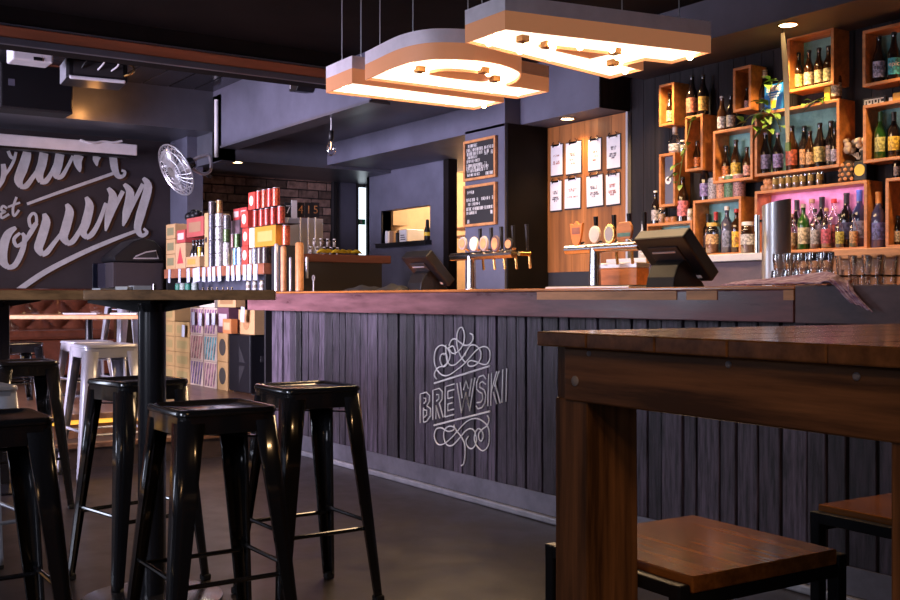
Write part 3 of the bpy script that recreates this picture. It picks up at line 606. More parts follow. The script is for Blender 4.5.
# table and low stools of heavy timber at the bar
TX = RV * .531 + FV * -.847; aT = math.atan2(TX.y, TX.x); O3 = cw(.2197, 1.70)
t = thing('timber_table', 'heavy dark timber high table bolted together, facing the black plank bar', 'table', tuple(O3), aT); MWt = MW[t.name]
def TB(x0, x1, y0, y1, z0, z1): return MB().box(x0, x1, y0, y1, z0, z1, MWt)
Lx, Ly = .717, 1.75
mb = MB(); xs = 0
y = -.105
for i, w in enumerate((.13, .155, .14, .16, .178)): mb.box(y, y + w - .0015, -.022, Ly + .02, 1.010, 1.0345, MWt); y += w
mb.build('tabletop', 'slab_wood', t, bevel=.0025)
for y0 in (-.004, Ly - .03):
    TB(-.054, Lx - .083 - .02, y0, y0 + .036, .922, 1.009).build('apron', 'timber', t, bevel=.003)
TB(-.083, -.045, .045, Ly - .05, .922, 1.009).build('apron', 'timber', t, bevel=.003); TB(Lx - .12, Lx - .085, .045, Ly - .05, .922, 1.009).build('apron', 'timber', t, bevel=.003)
for x0 in (-.083, Lx - .083 - .083):
    for y0 in (0, Ly - .113):
        MB().hexa([(x0, y0, 0), (x0+.083, y0, 0), (x0+.083, y0+.115, 0), (x0, y0+.115, 0), (x0, y0, .925), (x0+.083, y0, .925), (x0+.083, y0+.107, .925), (x0, y0+.107, .925)], MWt).build('leg', 'timber_post', t, bevel=.003)
        TB(x0, x0 + .0275, y0 + .006, y0 + .09, .92, 1.009).build('leg_tenon', 'timber_post', t)
for px, py, r in ((589.5, 353.5, .0042), (729, 364.5, .0048), (857, 376.5, .0050), (575.5, 381, .0085)):
    # bolt heads on the outer face of the apron
    v = FV + RV * ((px - CX) / F) + Vector((0, 0, (CY - py) / F)); iv = MWt.inverted(); o_ = iv @ Vector((0, 0, HC)); d_ = iv.to_3x3() @ v; k = (-.004 - o_.y) / d_.y; h = o_ + d_ * k
    MB().lathe([(r, 0), (r, .002), (r * .6, .004)], (0, 0, 0), 16, MWt @ Matrix.Translation(h) @ Matrix.Rotation(math.pi / 2, 4, 'X')).build('bolt', 'badge_grey', t, smooth=True)
def timber_stool(label, c):
    r = thing('timber_stool', label, 'stool', (c.x, c.y, 0), aT, 'timber seated stools with dark steel frames'); m = MW[r.name]; h = .18; zt = .636; f = .197
    MB().box(-h, h, -h, h, zt - .028, zt, m).build('seat', 'seat_wood', r, bevel=.003)
    for sx in (1, -1):
        for sy in (1, -1):
            x, y = sx * (h - .014), sy * f
            MB().box(x - .0125, x + .0125, y - .0125, y + .0125, 0, zt - .012, m).build('leg', 'dark_steel_frame', r, bevel=.003)
    for sy in (1, -1):
        MB().box(-h, h, sy * f - .0115, sy * f + .0115, zt - .036, zt - .0125, m).build('frame_rail', 'dark_steel_frame', r, bevel=.002)
        MB().box(-h + .02, h - .02, sy * f - .01, sy * f + .01, .18, .20, m).build('foot_rail', 'dark_steel_frame', r)
    for sx in (1, -1): MB().box(sx * (h - .014) - .0115, sx * (h - .014) + .0115, -f, f, zt - .052, zt - .0285, m).build('frame_rail', 'dark_steel_frame', r, bevel=.002)
timber_stool('timber seated stool with a dark steel frame, tucked beside the table leg', cw(.452, 1.973)); timber_stool('timber seated stool further along the table, close to the plank bar front', cw(1.059, 2.279))
# ------------------------------------------------------------------ boxes on the plank wall
YF, YK = 5.20, 5.345
BX = {}
def wall_box(key, px0, px1, yt, yb, back, label, t=.018, xmax=None, top=True):
    A = pp(px0, yt, Y=YF); B = pp(px0, yb, Y=YF); x0, x1 = A.x, (xmax if xmax else pp(px1, Y=YF).x); z0, z1 = B.z, A.z
    r = thing('wall_box', label, 'shelf box', ((x0 + x1) / 2, YK, z0), group='open timber boxes on the plank wall')
    MB().box(x0, x1, YF, YK, z1 - t, z1).build('top_board', 'box_wood', r, bevel=.002); MB().box(x0, x1, YF, YK, z0, z0 + t).build('bottom_board', 'box_wood', r, bevel=.002)
    MB().box(x0, x0 + t, YF, YK, z0 + t, z1 - t).build('side_board', 'box_wood', r); MB().box(x1 - t, x1, YF, YK, z0 + t, z1 - t).build('side_board', 'box_wood', r)
    MB().box(x0 + t, x1 - t, YK - .012, YK - .001, z0 + t, z1 - t).build('back_panel', back, r)
    BX[key] = (x0, x1, z0, z1, z0 + t); return r
wall_box('B1', 659, 674, 85.2, 127, 'dark_back', 'small upright timber box holding one bottle, topmost beside the lamps')
wall_box('B2', 685, 702.7, 117, 172, 'dark_back', 'tall narrow timber box with two big bottles standing on it')
wall_box('B3', 713, 752.5, 131.5, 184, 'teal_back', 'square timber box with a teal back, holding orange labelled bottles')
wall_box('B4', 733, 751, 68.5, 112.7, 'dark_back', 'upright timber box with one half hidden bottle, next to the blue beer sign')
wall_box('B5', 787, 833.6, 37.6, 93.2, 'teal_back', 'timber box under the downlight holding a row of four yellow labelled bottles')
wall_box('B6', 754.7, 839.3, 113.5, 177, 'teal_back', 'wide timber box with a teal back full of dark bottles, under the plant')
wall_box('B7', 862.5, 0, 31, 87.5, 'teal_back', 'timber box at the photo edge, highest, with two big bottles', xmax=-2.95)
wall_box('B8', 863, 0, 105.5, 163.5, 'teal_back', 'timber box at the photo edge below the small black sign', xmax=-2.95)
wall_box('B9', 659, 675, 154.6, 207.4, 'dark_back', 'narrow upright timber box with a round white badge on its dark back')
wall_box('B10', 646, 692, 224, 258, 'teal_back', 'low timber box with a teal back, partly behind the payment screen')
wall_box('B11', 693, 741, 200.8, 257, 'teal_back', 'timber box with a teal back holding a red capped bottle and jars')
wall_box('B12', 754.7, 866.8, 191.5, 254.5, 'pink_back', 'widest timber box with a pink lit back, full of spirits')
wall_box('B13', 885.5, 0, 178.5, 248.5, 'dark_back', 'timber box at the photo edge, lowest, holding one pale labelled bottle', xmax=-2.95)
z = (BX['B9'][2] + BX['B9'][3]) / 2; p = pp(668.5, Y=YF + .03)
bd = MB().box(BX['B9'][0] + .026, BX['B9'][1] - .0185, YF + .03, YF + .042, BX['B9'][4], BX['B9'][3] - .0185).build('framed_badge', 'wall_blue'); tag(bd, 'slate blue card with a round white badge standing in the narrow box', 'card')
MB().disc((p.x, YF + .029, z), .026, (0, -1, 0), 24, .003).build('badge', 'paper', bd)
MB().box(p.x - .012, p.x + .012, YF + .024, YF + .026, z - .004, z + .012).build('badge_mark', 'ink', bd)
# pink glow inside the widest box
x0, x1, z0, z1, zs = BX['B12']
light('AREA', 'pink_strip_light', ((x0 + x1) / 2, YF + .05, z1 - .025), .8, (1, .50, .78), x1 - x0 - .1, .03, to=((x0 + x1) / 2, YK - .01, z0 + .1))
# shelves of the back bar
def slab(name, label, px0, px1, y0, yb, zt, zb, mt, depth=5.0, bev=.004):
    a, b = pp(px0, Y=depth).x, pp(px1, Y=depth).x; o = MB().box(a, b, depth, 5.33, zb, zt).build(name, mt, bevel=bev); tag(o, label, 'shelf'); return o
ZW = BX['B11'][2]
slab('back_shelf', 'white stone shelf under the timber box with the red capped bottle', 606, 768, 0, 0, min(BX['B10'][2], ZW) - .001, ZW - .045, 'white_plastic')
slab('timber_shelf', 'thick striped timber shelf under the widest box of spirits', 832, 960, 0, 0, min(BX['B12'][2], BX['B13'][2]) - .001, BX['B12'][2] - .055, 'inlay_wood')
bb = thing('back_bar', 'back bar unit with a purplish worn front below the white shelf', 'back bar', (-4.5, 5.1, 0))
MB().box(-5.5, -3.95, 5.06, 5.33, 0, ZW - .046).build('worn_front', 'fascia_grey', bb); MB().box(-3.95, -1.3, 5.08, 5.33, 0, BX['B12'][2] - .056).build('timber_front', 'box_wood', bb)

# ------------------------------------------------------------------ bottles
PROF = {  # outline of unit-height bottles: (radius, height); label from, to
    'beer': ([(.0, .0), (.112, .0), (.128, .015), (.130, .50), (.118, .58), (.070, .70), (.055, .80), (.052, .93), (.060, .945), (.055, .965)], .10, .42, .128),
    'big': ([(.0, 0), (.118, 0), (.132, .015), (.134, .52), (.122, .60), (.078, .70), (.056, .82), (.050, .93), (.056, .945), (.050, .965)], .12, .46, .132),
    'wine': ([(.0, 0), (.118, 0), (.127, .012), (.128, .55), (.115, .64), (.060, .74), (.048, .80), (.046, .955), (.052, .965), (.048, .985)], .16, .46, .126),
    'spirit': ([(.0, 0), (.118, 0), (.127, .015), (.128, .56), (.115, .66), (.062, .74), (.046, .79), (.045, .90), (.052, .91), (.050, .93)], .12, .48, .126),
    'champ': ([(.0, 0), (.122, 0), (.138, .02), (.140, .42), (.120, .54), (.070, .70), (.052, .84), (.050, .95), (.058, .955), (.056, .97)], .10, .36, .138),
    'jar': ([(.0, 0), (.22, 0), (.235, .03), (.235, .74), (.22, .80), (.20, .84), (.20, .90)], .3, .62, .234),
    'can': ([(.0, 0), (.23, 0), (.27, .04), (.27, .92), (.24, .96), (.235, .99)], .03, .93, .268)}
NICE = {'beer': 'beer_bottle', 'big': 'large_bottle', 'wine': 'wine_bottle', 'spirit': 'spirit_bottle', 'champ': 'sparkling_bottle', 'jar': 'glass_jar', 'can': 'drink_can'}
PROTO = {}
def proto(kind, mat):
    k = (kind, mat)
    if k in PROTO: return PROTO[k]
    pf, a, b, rl = PROF[kind]; r = local(thing(NICE[kind], 'x', 'jar' if kind == 'jar' else 'can' if kind == 'can' else 'bottle'))
    MB().lathe(pf[1:], n=20).build('glass_body' if kind != 'can' else 'metal_body', mat, r, smooth=True)
    w_ = 3.14159 if kind == 'can' else 1.22; n_ = 20 if kind == 'can' else 12; A_ = [(-w_ + 2 * w_ * i / n_) for i in range(n_ + 1)]; mb = MB(); mb.add([((rl + .003) * math.cos(t_), (rl + .003) * math.sin(t_), z_) for z_ in (a, b) for t_ in A_], [(i, i + 1, i + n_ + 2, i + n_ + 1) for i in range(n_)]); mb.build('label', 'print', r, smooth=True)
    zt = pf[-1][1]; rt = pf[-1][0]
    if kind == 'champ': MB().lathe([(.066, .72), (.056, .80), (.056, .96), (.060, .97), (.05, 1)], n=16).build('foil', 'plain', r, smooth=True)
    elif kind == 'wine': MB().lathe([(.052, .80), (.050, .955), (.055, .965), (.052, 1)], n=16).build('capsule', 'plain', r, smooth=True)
    elif kind == 'can': MB().lathe([(.235, .985), (.21, .99), (.205, .98)], n=20).build('lid', 'steel', r, smooth=True)
    else: MB().lathe([(rt + .006, zt - .015), (rt + .008, zt + .0), (rt + .004, 1)], n=16).build('cap', 'plain', r, smooth=True)
    if mat == 'clear_glass':
        h = pf[3][1] if len(pf) > 3 else .5; MB().lathe([(pf[2][0] - .012, .02), (pf[2][0] - .012, h * .8)], n=16).build('drink', 'plain', r, smooth=True)
    PROTO[k] = r; return r
USED = set()
def bottle(kind, loc, h, gcol, lcol, ccol, label, mat='bottle_glass', group=None, fat=1.0, drink=None, rz=None):
    if kind == 'spirit': fat = fat * 1.0
    k = (kind, mat); p_ = proto(kind, mat); r = p_ if k not in USED else copy_tree(p_); USED.add(k)
    r.location = loc; r.scale = (h * fat, h * fat, h); r.rotation_euler = (0, 0, math.atan2(-loc[1], -loc[0]) + R.uniform(-.35, .35) if rz is None else rz); r['label'] = label
    if group: r['group'] = group
    elif 'group' in r: del r['group']
    for c in r.children:
        n = c.name.split('.')[0]; c.color = (*({'label': lcol, 'drink': drink or (.25, .1, .02)}.get(n, gcol if n in ('glass_body', 'metal_body') else ccol)), 1)
    return r
BRN, DRK, GRN = (.030, .011, .004), (.012, .008, .008), (.018, .07, .012)
CR, WH, YL, OR, RD, BL_, PU, PK_, KR, TE, BK, GO, LI = (.62,.54,.36), (.70,.68,.64), (.72,.48,.06), (.75,.24,.05), (.50,.04,.03), (.06,.14,.42), (.34,.26,.52), (.70,.42,.36), (.58,.36,.18), (.05,.42,.52), (.02,.02,.02), (.55,.36,.08), (.50,.46,.60)
def shelfrow(place, key, Y, spec, zs=None, group=None, out=None):
    """spec: (px, y of the top, kind, glass, label, cap, words); stands on the board of box KEY"""
    for i, s in enumerate(spec):
        px, yt, kind, g, l, c, w = s[:7]; mat = s[7] if len(s) > 7 else 'bottle_glass'
        yy = s[8] if len(s) > 8 else Y
        p = pp(px, yt, Y=yy); zb = zs if zs is not None else BX[key][4]
        bottle(kind, (p.x, yy, zb + .0005), p.z - zb, g, l, c, f'{w}, {place[0].format(ORD[i])}' if '{' in place[0] else f'{w}, {place[0]}', mat, group or place[1], drink=s[9] if len(s) > 9 else None)
shelfrow(('standing alone in the small topmost box', 'bottles in the wall boxes'), 'B1', 5.28, [(669.5, 92, 'beer', BRN, (.45,.50,.30), GO, 'brown bottle with a pale green label')])
shelfrow(('on the tall narrow box', 'bottles on the wall boxes'), None, 5.275, [(692, 75.5, 'big', DRK, (.45,.16,.10), BK, 'big dark bottle with a red and white oval label'), (703, 75, 'big', DRK, GO, BK, 'big dark bottle with a gold label')], zs=BX['B2'][3])
shelfrow(('inside the tall narrow box', 'bottles in the wall boxes'), 'B2', 5.28, [(697, 141, 'beer', BRN, OR, BK, 'brown bottle with an orange label')])
shelfrow(('on top of the square teal backed box', 'bottles on the wall boxes'), None, 5.275, [(722, 96.5, 'beer', (.10,.04,.015), WH, WH, 'brown bottle with a white label'), (731, 95, 'beer', DRK, (.4,.36,.3), BK, 'slim dark bottle with a small grey label')], zs=BX['B3'][3])
shelfrow(('{} in the square teal backed box', 'bottles in the wall boxes'), 'B3', 5.28, [(726, 146, 'beer', BRN, OR, BK, 'brown bottle with an orange and yellow label'), (736, 140, 'beer', BRN, YL, BK, 'brown bottle with a yellow label'), (747, 147, 'beer', BRN, PK_, BK, 'brown bottle with a pale orange label')])
shelfrow(('standing in the upright box next to the blue sign', 'bottles in the wall boxes'), 'B4', 5.285, [(747, 88, 'beer', BRN, PK_, BK, 'bottle with a pinkish label')])
shelfrow(('{} in the box under the downlight', 'bottles in the wall boxes'), 'B5', 5.28, [(798.5, 53, 'beer', BRN, (.66,.58,.16), BK, 'brown bottle with a lime yellow label'), (809, 50.5, 'beer', BRN, CR, BK, 'brown bottle with a cream label'), (819, 48, 'beer', BRN, (.50,.50,.30), BK, 'brown bottle with a blue and yellow label'), (828.5, 46, 'beer', BRN, (.45,.48,.26), BK, 'brown bottle with a greenish label')])
shelfrow(('on the wide teal box beside a yellow tag', 'bottles on the wall boxes'), None, 5.26, [(836, 59, 'beer', (.10,.035,.01), CR, WH, 'brown bottle with a cream label')], zs=BX['B6'][3])
shelfrow(('on the wide teal box behind the blue sign', 'bottles on the wall boxes'), None, 5.30, [(765, 70, 'champ', DRK, BK, (.55,.40,.22), 'dark bottle with a golden foil neck')], zs=BX['B6'][3])
shelfrow(('{} along the wide teal backed box', 'bottles in the wall boxes'), 'B6', 5.265, [(765.5, 133, 'big', DRK, (.28,.24,.40), (.4,.35,.5), 'dark bottle with a violet and orange label'), (778, 133, 'big', DRK, PU, (.35,.3,.5), 'dark bottle with a purple label'), (792, 126, 'big', BRN, (.48,.10,.05), BK, 'dark bottle with a red label'),
    (804.5, 126, 'big', DRK, (.5,.26,.1), BK, 'dark bottle with a copper label', 'bottle_glass', 5.30), (810, 131, 'beer', BRN, KR, BK, 'shorter brown bottle with a kraft label', 'bottle_glass', 5.245), (820, 123, 'big', DRK, (.58,.46,.16), BK, 'dark bottle with a mustard label'), (831, 121, 'big', DRK, (.40,.28,.24), BK, 'dark bottle with a dull pink label', 'bottle_glass', 5.30), (835, 128, 'beer', DRK, LI, BK, 'dark bottle with a lilac label', 'bottle_glass', 5.245)])
shelfrow(('{} in the highest box at the photo edge', 'bottles in the wall boxes'), 'B7', 5.27, [(879, 36.5, 'big', DRK, LI, BK, 'dark bottle with a lilac lettered label'), (894, 32.5, 'big', DRK, TE, BK, 'dark bottle with a turquoise lettered label')])
shelfrow(('{} in the box below the small black sign', 'bottles in the wall boxes'), 'B8', 5.27, [(880.5, 112, 'wine', GRN, (.55,.52,.16), (.03,.10,.03), 'green bottle with a yellow label'), (894, 112, 'wine', DRK, YL, BK, 'dark bottle with an amber label'), (906, 118, 'wine', DRK, RD, RD, 'dark bottle with a red cap')])
shelfrow(('standing on the lowest box at the photo edge', 'bottles on the wall boxes'), None, 5.26, [(897, 150, 'beer', DRK, (.4,.3,.26), BK, 'slim bottle with a dull label')], zs=BX['B13'][3])
shelfrow(('in the lowest box at the photo edge', 'bottles in the wall boxes'), 'B13', 5.27, [(898, 216, 'spirit', DRK, CR, BK, 'dark bottle with two pale labels')])
shelfrow(('standing on the striped shelf between two boxes', 'bottles on the back shelves'), None, 5.26, [(878.5, 192, 'wine', (.05,.05,.12), (.12,.14,.42), (.75,.32,.08), 'bottle with a blue label and orange neck')], zs=max(BX['B12'][2], BX['B13'][2]))
# spirits in the widest box: back row then front row
shelfrow(('{} along the back row of the pink lit box', 'spirits in the pink lit box'), 'B12', 5.30, [(797, 200, 'wine', DRK, (.3,.12,.2), BK, 'tall dark bottle'), (812, 199, 'spirit', (.2,.07,.02), (.4,.2,.12), (.3,.2,.1), 'amber bottle', 'clear_glass', 5.30, (.35,.12,.03)), (822, 197, 'wine', DRK, (.25,.2,.25), BK, 'tall black bottle'), (834, 199, 'spirit', (.2,.06,.04), (.5,.1,.08), RD, 'reddish bottle', 'clear_glass', 5.30, (.35,.06,.04)), (846.5, 193, 'wine', DRK, (.1,.1,.2), BK, 'black bottle with a blue mark'), (859.5, 190, 'wine', (.04,.05,.12), (.32,.36,.5), BL_, 'tall blue labelled bottle')])
shelfrow(('{} along the front row of the pink lit box', 'spirits in the pink lit box'), 'B12', 5.235, [(792, 214, 'spirit', (.3,.12,.03), KR, (.5,.3,.2), 'amber bottle with a kraft label', 'clear_glass', 5.235, (.42,.16,.03)), (803.5, 204, 'spirit', GRN, CR, (.55,.42,.34), 'green bottle with a cream label'), (815, 209, 'spirit', BRN, (.4,.4,.42), BK, 'clear bottle with a silver label', 'clear_glass', 5.235, (.30,.16,.10)), (826.5, 208, 'spirit', BRN, (.5,.10,.16), KR, 'clear bottle with a crimson label', 'clear_glass', 5.235, (.55,.30,.16)), (839.5, 214, 'spirit', BRN, (.5,.46,.10), BK, 'clear bottle with a yellow label', 'clear_glass', 5.235, (.2,.2,.2)), (853.5, 214, 'spirit', BRN, KR, BK, 'clear bottle with a kraft label', 'clear_glass', 5.235, (.22,.24,.12))])
# small glasses along the top of the widest box
for i, px in enumerate((775.5, 782, 789, 796, 803, 811, 819.5)):
    p = pp(px, 171 + (782 - px) * .12, Y=5.26); zb = BX['B12'][3]
    bottle('jar', (p.x, 5.26, zb), max(.05, p.z - zb), BRN, GO, GO, f'small glass with a gold mark, {ORD[i]} along the top of the widest box', 'clear_glass', 'small gold marked glasses', .78, (.25, .15, .08))
sk = MB(); p = pp(768, 184, Y=5.26); zb = BX['B12'][3]
for dx, dz, r_ in ((-.03, .022, .022), (.0, .026, .026), (.025, .02, .02), (-.01, .06, .022), (.012, .058, .02)): sk.ball((p.x + dx, 5.26, zb + dz), r_, 6)
tag(sk.build('carved_ornament', 'inlay_wood', smooth=True), 'little brown knobbly ornament beside the small gold marked glasses', 'ornament')
# on and around the lower boxes
zb = BX['B11'][3]
shelfrow(('on the box with the red capped bottle', 'drinks on the wall boxes'), None, 5.265, [(705, 160, 'beer', DRK, PU, BK, 'tall dark bottle with a violet label'), (714, 178, 'can', (.5,.45,.45), (.42,.40,.42), BK, 'silver can', 'steel'), (722.5, 177, 'can', (.5,.45,.45), (.62,.30,.18), BK, 'orange and white can', 'steel'), (730.5, 175, 'can', (.5,.45,.45), (.10,.24,.13), BK, 'dark green can', 'steel'), (739.3, 174, 'can', (.5,.45,.45), (.45,.24,.24), BK, 'dull pink can', 'steel')], zs=zb)
shelfrow(('in the box beside the jars', 'bottles in the wall boxes'), 'B11', 5.305, [(699.5, 216, 'wine', DRK, (.3,.1,.06), (.3,.12,.06), 'dark bottle with a brown neck'), (708, 214, 'wine', DRK, (.1,.06,.06), BK, 'dark bottle with a black neck'), (716, 212, 'wine', DRK, (.2,.04,.04), RD, 'dark bottle with a dark red neck')])
shelfrow(('at the front of the box of jars', 'bottles in the wall boxes'), 'B11', 5.24, [(713, 223, 'jar', BRN, KR, GO, 'glass jar with a round kraft tag', 'clear_glass', 5.24, (.25,.10,.04)), (727, 206.5, 'spirit', (.06,.06,.10), (.20,.22,.34), WH, 'dark bottle with a white cap'), (736.5, 209, 'spirit', BRN, (.75,.46,.03), RD, 'bottle with a yellow label and red cap')])
p = pp(736.6, 238, Y=5.195); lb = MB()
shelfrow(('standing on the white shelf between two boxes', 'jars on the back shelves'), None, 5.22, [(748.5, 222, 'jar', BRN, (.5,.5,.5), WH, 'tall glass jar with a white lid', 'clear_glass', 5.22, (.16,.10,.08))], zs=ZW)
shelfrow(('on the low box behind the payment screen', 'bottles on the wall boxes'), None, 5.265, [(655.5, 191, 'beer', DRK, (.5,.45,.42), WH, 'dark bottle with a grey label'), (682.5, 177, 'big', BRN, (.72,.20,.22), BK, 'brown bottle with a pink and yellow label'), (662, 208, 'jar', KR, KR, KR, 'squat jar with a round kraft label', 'clear_glass', 5.25, (.4,.2,.08)), (690, 209, 'jar', WH, CR, CR, 'small white jar', 'bottle_glass', 5.25)], zs=BX['B10'][3])
mb = MB(); zt = BX['B10'][3]
for i, px in enumerate((669, 674)): p = pp(px, Y=5.25); tag(MB().lathe([(.026, 0), (.03, .01), (.03, .035), (.02, .04)], (p.x, 5.25, zt), 14).build('wooden_pot', 'box_wood', smooth=True), f'little brown wooden pot on the low box, {ORD[i]} of two', 'pot')
p = pp(643, 221, Y=5.2); bottle('spirit', (p.x, 5.2, ZW), p.z - ZW, (.4,.4,.4), WH, BK, 'small pale bottle at the end of the white shelf, behind the screen', 'bottle_glass', 'bottles on the back shelves')
zb = BX['B9'][3]
p = pp(675, 127, Y=5.265); bottle('champ', (p.x, 5.265, zb), p.z - zb, (.5,.5,.5), (.5,.5,.52), (.6,.5,.4), 'cut glass decanter with a stopper on the narrow badge box', 'clear_glass', None, 1.7, (.3, .3, .32))
p = pp(684, 140, Y=5.27); bottle('jar', (p.x - .01, 5.27, zb), p.z - zb, WH, (.5,.5,.4), WH, 'short glass jar beside the decanter on the narrow badge box', 'clear_glass', None, 1, (.4, .42, .3))
# lettering on the two big bottles and the yellow label
def word(txt, size, T, name, mt, parent, depth=.0008):
    cu = bpy.data.curves.new('w', 'FONT'); cu.body = txt; cu.size = size; cu.align_x = 'CENTER'; cu.align_y = 'CENTER'; cu.extrude = depth
    o = bpy.data.objects.new('w', cu); COL.objects.link(o); me = bpy.data.meshes.new_from_object(o.evaluated_get(bpy.context.evaluated_depsgraph_get())); bpy.data.objects.remove(o)
    mb = MB(); mb.add([T @ v.co for v in me.vertices], [tuple(p.vertices) for p in me.polygons]); return mb.build(name, mt, parent)
def faceT(p): return Matrix.Translation(p) @ (FV * -1).to_track_quat('Z', 'Y').to_matrix().to_4x4()
def wT(p): return Matrix.Translation(p) @ Matrix.Rotation(math.pi / 2, 4, 'X')
def on_bottle(px, py, Y, r, txt, size, mt, near):
    o = min((o for o in bpy.data.objects if o.get('category') == 'bottle' and abs(o.location.y - Y) < .002), key=lambda o: abs(o.location.x - pp(px, Y=Y).x))
    c = o.location.copy(); c.z = pp(px, py, Y=Y).z; d = (Vector((0, 0, c.z)) - c); d.z = 0; d.normalize(); rr = o.scale.x * r + .0015
    T = Matrix.Translation(c + d * rr) @ d.to_track_quat('Z', 'Y').to_matrix().to_4x4(); MW['_t'] = Matrix()
    w = word(txt, size, T, 'lettering', mt, None); w.parent = o; w.matrix_parent_inverse = (Matrix.Translation(o.location) @ Matrix.Rotation(o.rotation_euler.z, 4, 'Z') @ Matrix.Diagonal((*o.scale, 1))).inverted()
on_bottle(879, 68, 5.27, .134, 'epic', .036, 'ink', 0); on_bottle(894, 65, 5.27, .134, 'epic', .036, 'paper', 0); on_bottle(736.5, 240, 5.24, .128, 'B', .042, 'ink_red', 0)
# signs, tags, ornaments, plant
p = pp(774.5, 96.5, Y=5.222); w_ = .068; h0, h1 = BX['B6'][3], pp(774.5, 84, Y=5.222).z; 
bs = MB().box(p.x - w_, p.x + w_, 5.215, 5.227, h0, h1).build('beer_sign', 'plain'); bs.color = (.01, .14, .42, 1); tag(bs, 'small blue tin sign with a beer glass, standing under the leaves', 'sign')
word('BEER', .042, wT((p.x, 5.2145, h1 - .028)), 'lettering', 'ink_red', bs); MB().box(p.x - .052, p.x + .052, 5.2142, 5.215, h1 - .046, h1 - .010).build('title_panel', 'paper', bs)
for k in range(2): MB().box(p.x - .045 + .012 * k, p.x + .045 - .01 * k, 5.2142, 5.215, h1 - .064 - .014 * k, h1 - .057 - .014 * k).build('small_print', 'paper', bs)
MB().prism([(p.x - .013, h0 + .016), (p.x + .013, h0 + .016), (p.x + .019, h0 + .066), (p.x - .019, h0 + .066)], 5.2140, 5.215, 'y').build('painted_beer', 'inlay_wood', bs).active_material = MATS['yellow_skin']
MB().box(p.x - .02, p.x + .02, 5.2138, 5.215, h0 + .062, h0 + .076).build('painted_foam', 'paper', bs)
a, b = pp(863.5, Y=5.25).x, pp(886, Y=5.25).x; zt = BX['B8'][3]
sn = MB().box(a, b, 5.245, 5.257, zt, zt + .045).build('name_sign', 'black_matte'); tag(sn, 'small black sign with white lettering lying along the box edge', 'sign')
sw = MB(); n = 6     # illegible white characters
for i in range(n):
    cx_ = a + .012 + (b - a - .024) * (i + .5) / n; s_ = .011
    sw.box(cx_ - s_, cx_ + s_, 5.2435, 5.2445, zt + .030, zt + .036); sw.box(cx_ - s_, cx_ - s_ + .005, 5.2435, 5.2445, zt + .01, zt + .034)
    sw.box(cx_ - s_, cx_ + s_, 5.2435, 5.2445, zt + .008, zt + .014) if i % 2 else sw.box(cx_ + s_ - .006, cx_ + s_, 5.2435, 5.2445, zt + .01, zt + .034)
sw.build('lettering', 'paper', sn)
for px, col, lab in ((891, (.6,.58,.55), 'pale end piece beside the small black sign'), (898, (.6,.34,.02), 'yellow plate beside the small black sign on the box edge')):
    x_ = pp(px, Y=5.25).x; o = MB().box(x_ - (.012 if px < 895 else .03), x_ + (.012 if px < 895 else .03), 5.245, 5.257, zt, zt + (.03 if px < 895 else .05)).build('name_plate', 'plain', bevel=.004); o.color = (*col, 1); tag(o, lab, 'plate')
x_ = pp(828, Y=5.235).x; o = MB().box(x_ - .02, x_ + .02, 5.225, 5.245, BX['B6'][3], BX['B6'][3] + .085).build('yellow_tag', 'yellow_skin', bevel=.004); tag(o, 'bright yellow tag standing beside the bottle on the wide box', 'tag')
# studded jar, black bottle, hops
zb = BX['B12'][3]; p = pp(849, Y=5.26)
sj = thing('studded_jar', 'bulbous jar covered in pale studs on the widest box', 'jar', (p.x, 5.262, zb)); MB().lathe([(.03, 0), (.05, .02), (.052, .09), (.04, .115), (.02, .13)], (p.x, 5.262, zb), 18).build('body', 'dark_back', sj, smooth=True)
st_ = MB()
for k in range(4):
    for i in range(9): an = i * .698 + k * .35; st_.ball((p.x + .051 * math.cos(an), 5.262 + .051 * math.sin(an), zb + .02 + k * .026), .011, 4)
st_.build('studs', 'inlay_wood', sj, smooth=True)
p = pp(863.5, Y=5.26); sb_ = thing('square_bottle', 'square black bottle with a round yellow label on the widest box', 'bottle', (p.x, 5.26, zb))
MB().box(p.x - .042, p.x + .042, 5.225, 5.30, zb, zb + .115).build('glass_body', 'black_plastic', sb_, bevel=.008); MB().lathe([(.018, .115), (.016, .15), (.02, .152), (.02, .175)], (p.x, 5.262, zb), 14).build('neck', 'black_plastic', sb_, smooth=True); MB().disc((p.x, 5.2245, zb + .062), .033, (0, -1, 0), 24, .002).build('label', 'yellow_skin', sb_)
hp = MB(); p = pp(858, 152, Y=5.28)
for i in range(26): hp.ball((p.x + R.uniform(-.09, .09), 5.28 + R.uniform(-.04, .04), BX['B12'][3] + .19 + R.uniform(-.035, .05)), R.uniform(.014, .026), 5)
for i in range(5): hp.tube([(p.x + R.uniform(-.06, .06), 5.28, zb + .17), (p.x + R.uniform(-.01, .02), 5.28, zb + .13)], .004, 5)
tag(hp.build('dried_hops', 'hop_cream', smooth=True), 'cluster of pale dried hops heaped over the studded jar and black bottle', 'dried flowers', kind=None)
def leaf(mb, p, d, L_, w):
    d = Vector(d).normalized(); sd = d.cross(Vector((0, 0, 1))); sd = (sd if sd.length > .1 else Vector((1, 0, 0))).normalized(); nn = sd.cross(d); p = Vector(p)
    prof = [(0, 0), (.15, .5), (.4, .95), (.65, .8), (.85, .4), (1, 0)]; vs = []
    for u, k in prof: c = p + d * (L_ * u) - Vector((0, 0, 1)) * (L_ * .35 * u * u); vs += [c - sd * w * k + nn * w * .25 * k, c, c + sd * w * k + nn * w * .25 * k]
    mb.add(vs, [(i*3+j, i*3+j+1, i*3+j+4, i*3+j+3) for i in range(5) for j in range(2)])
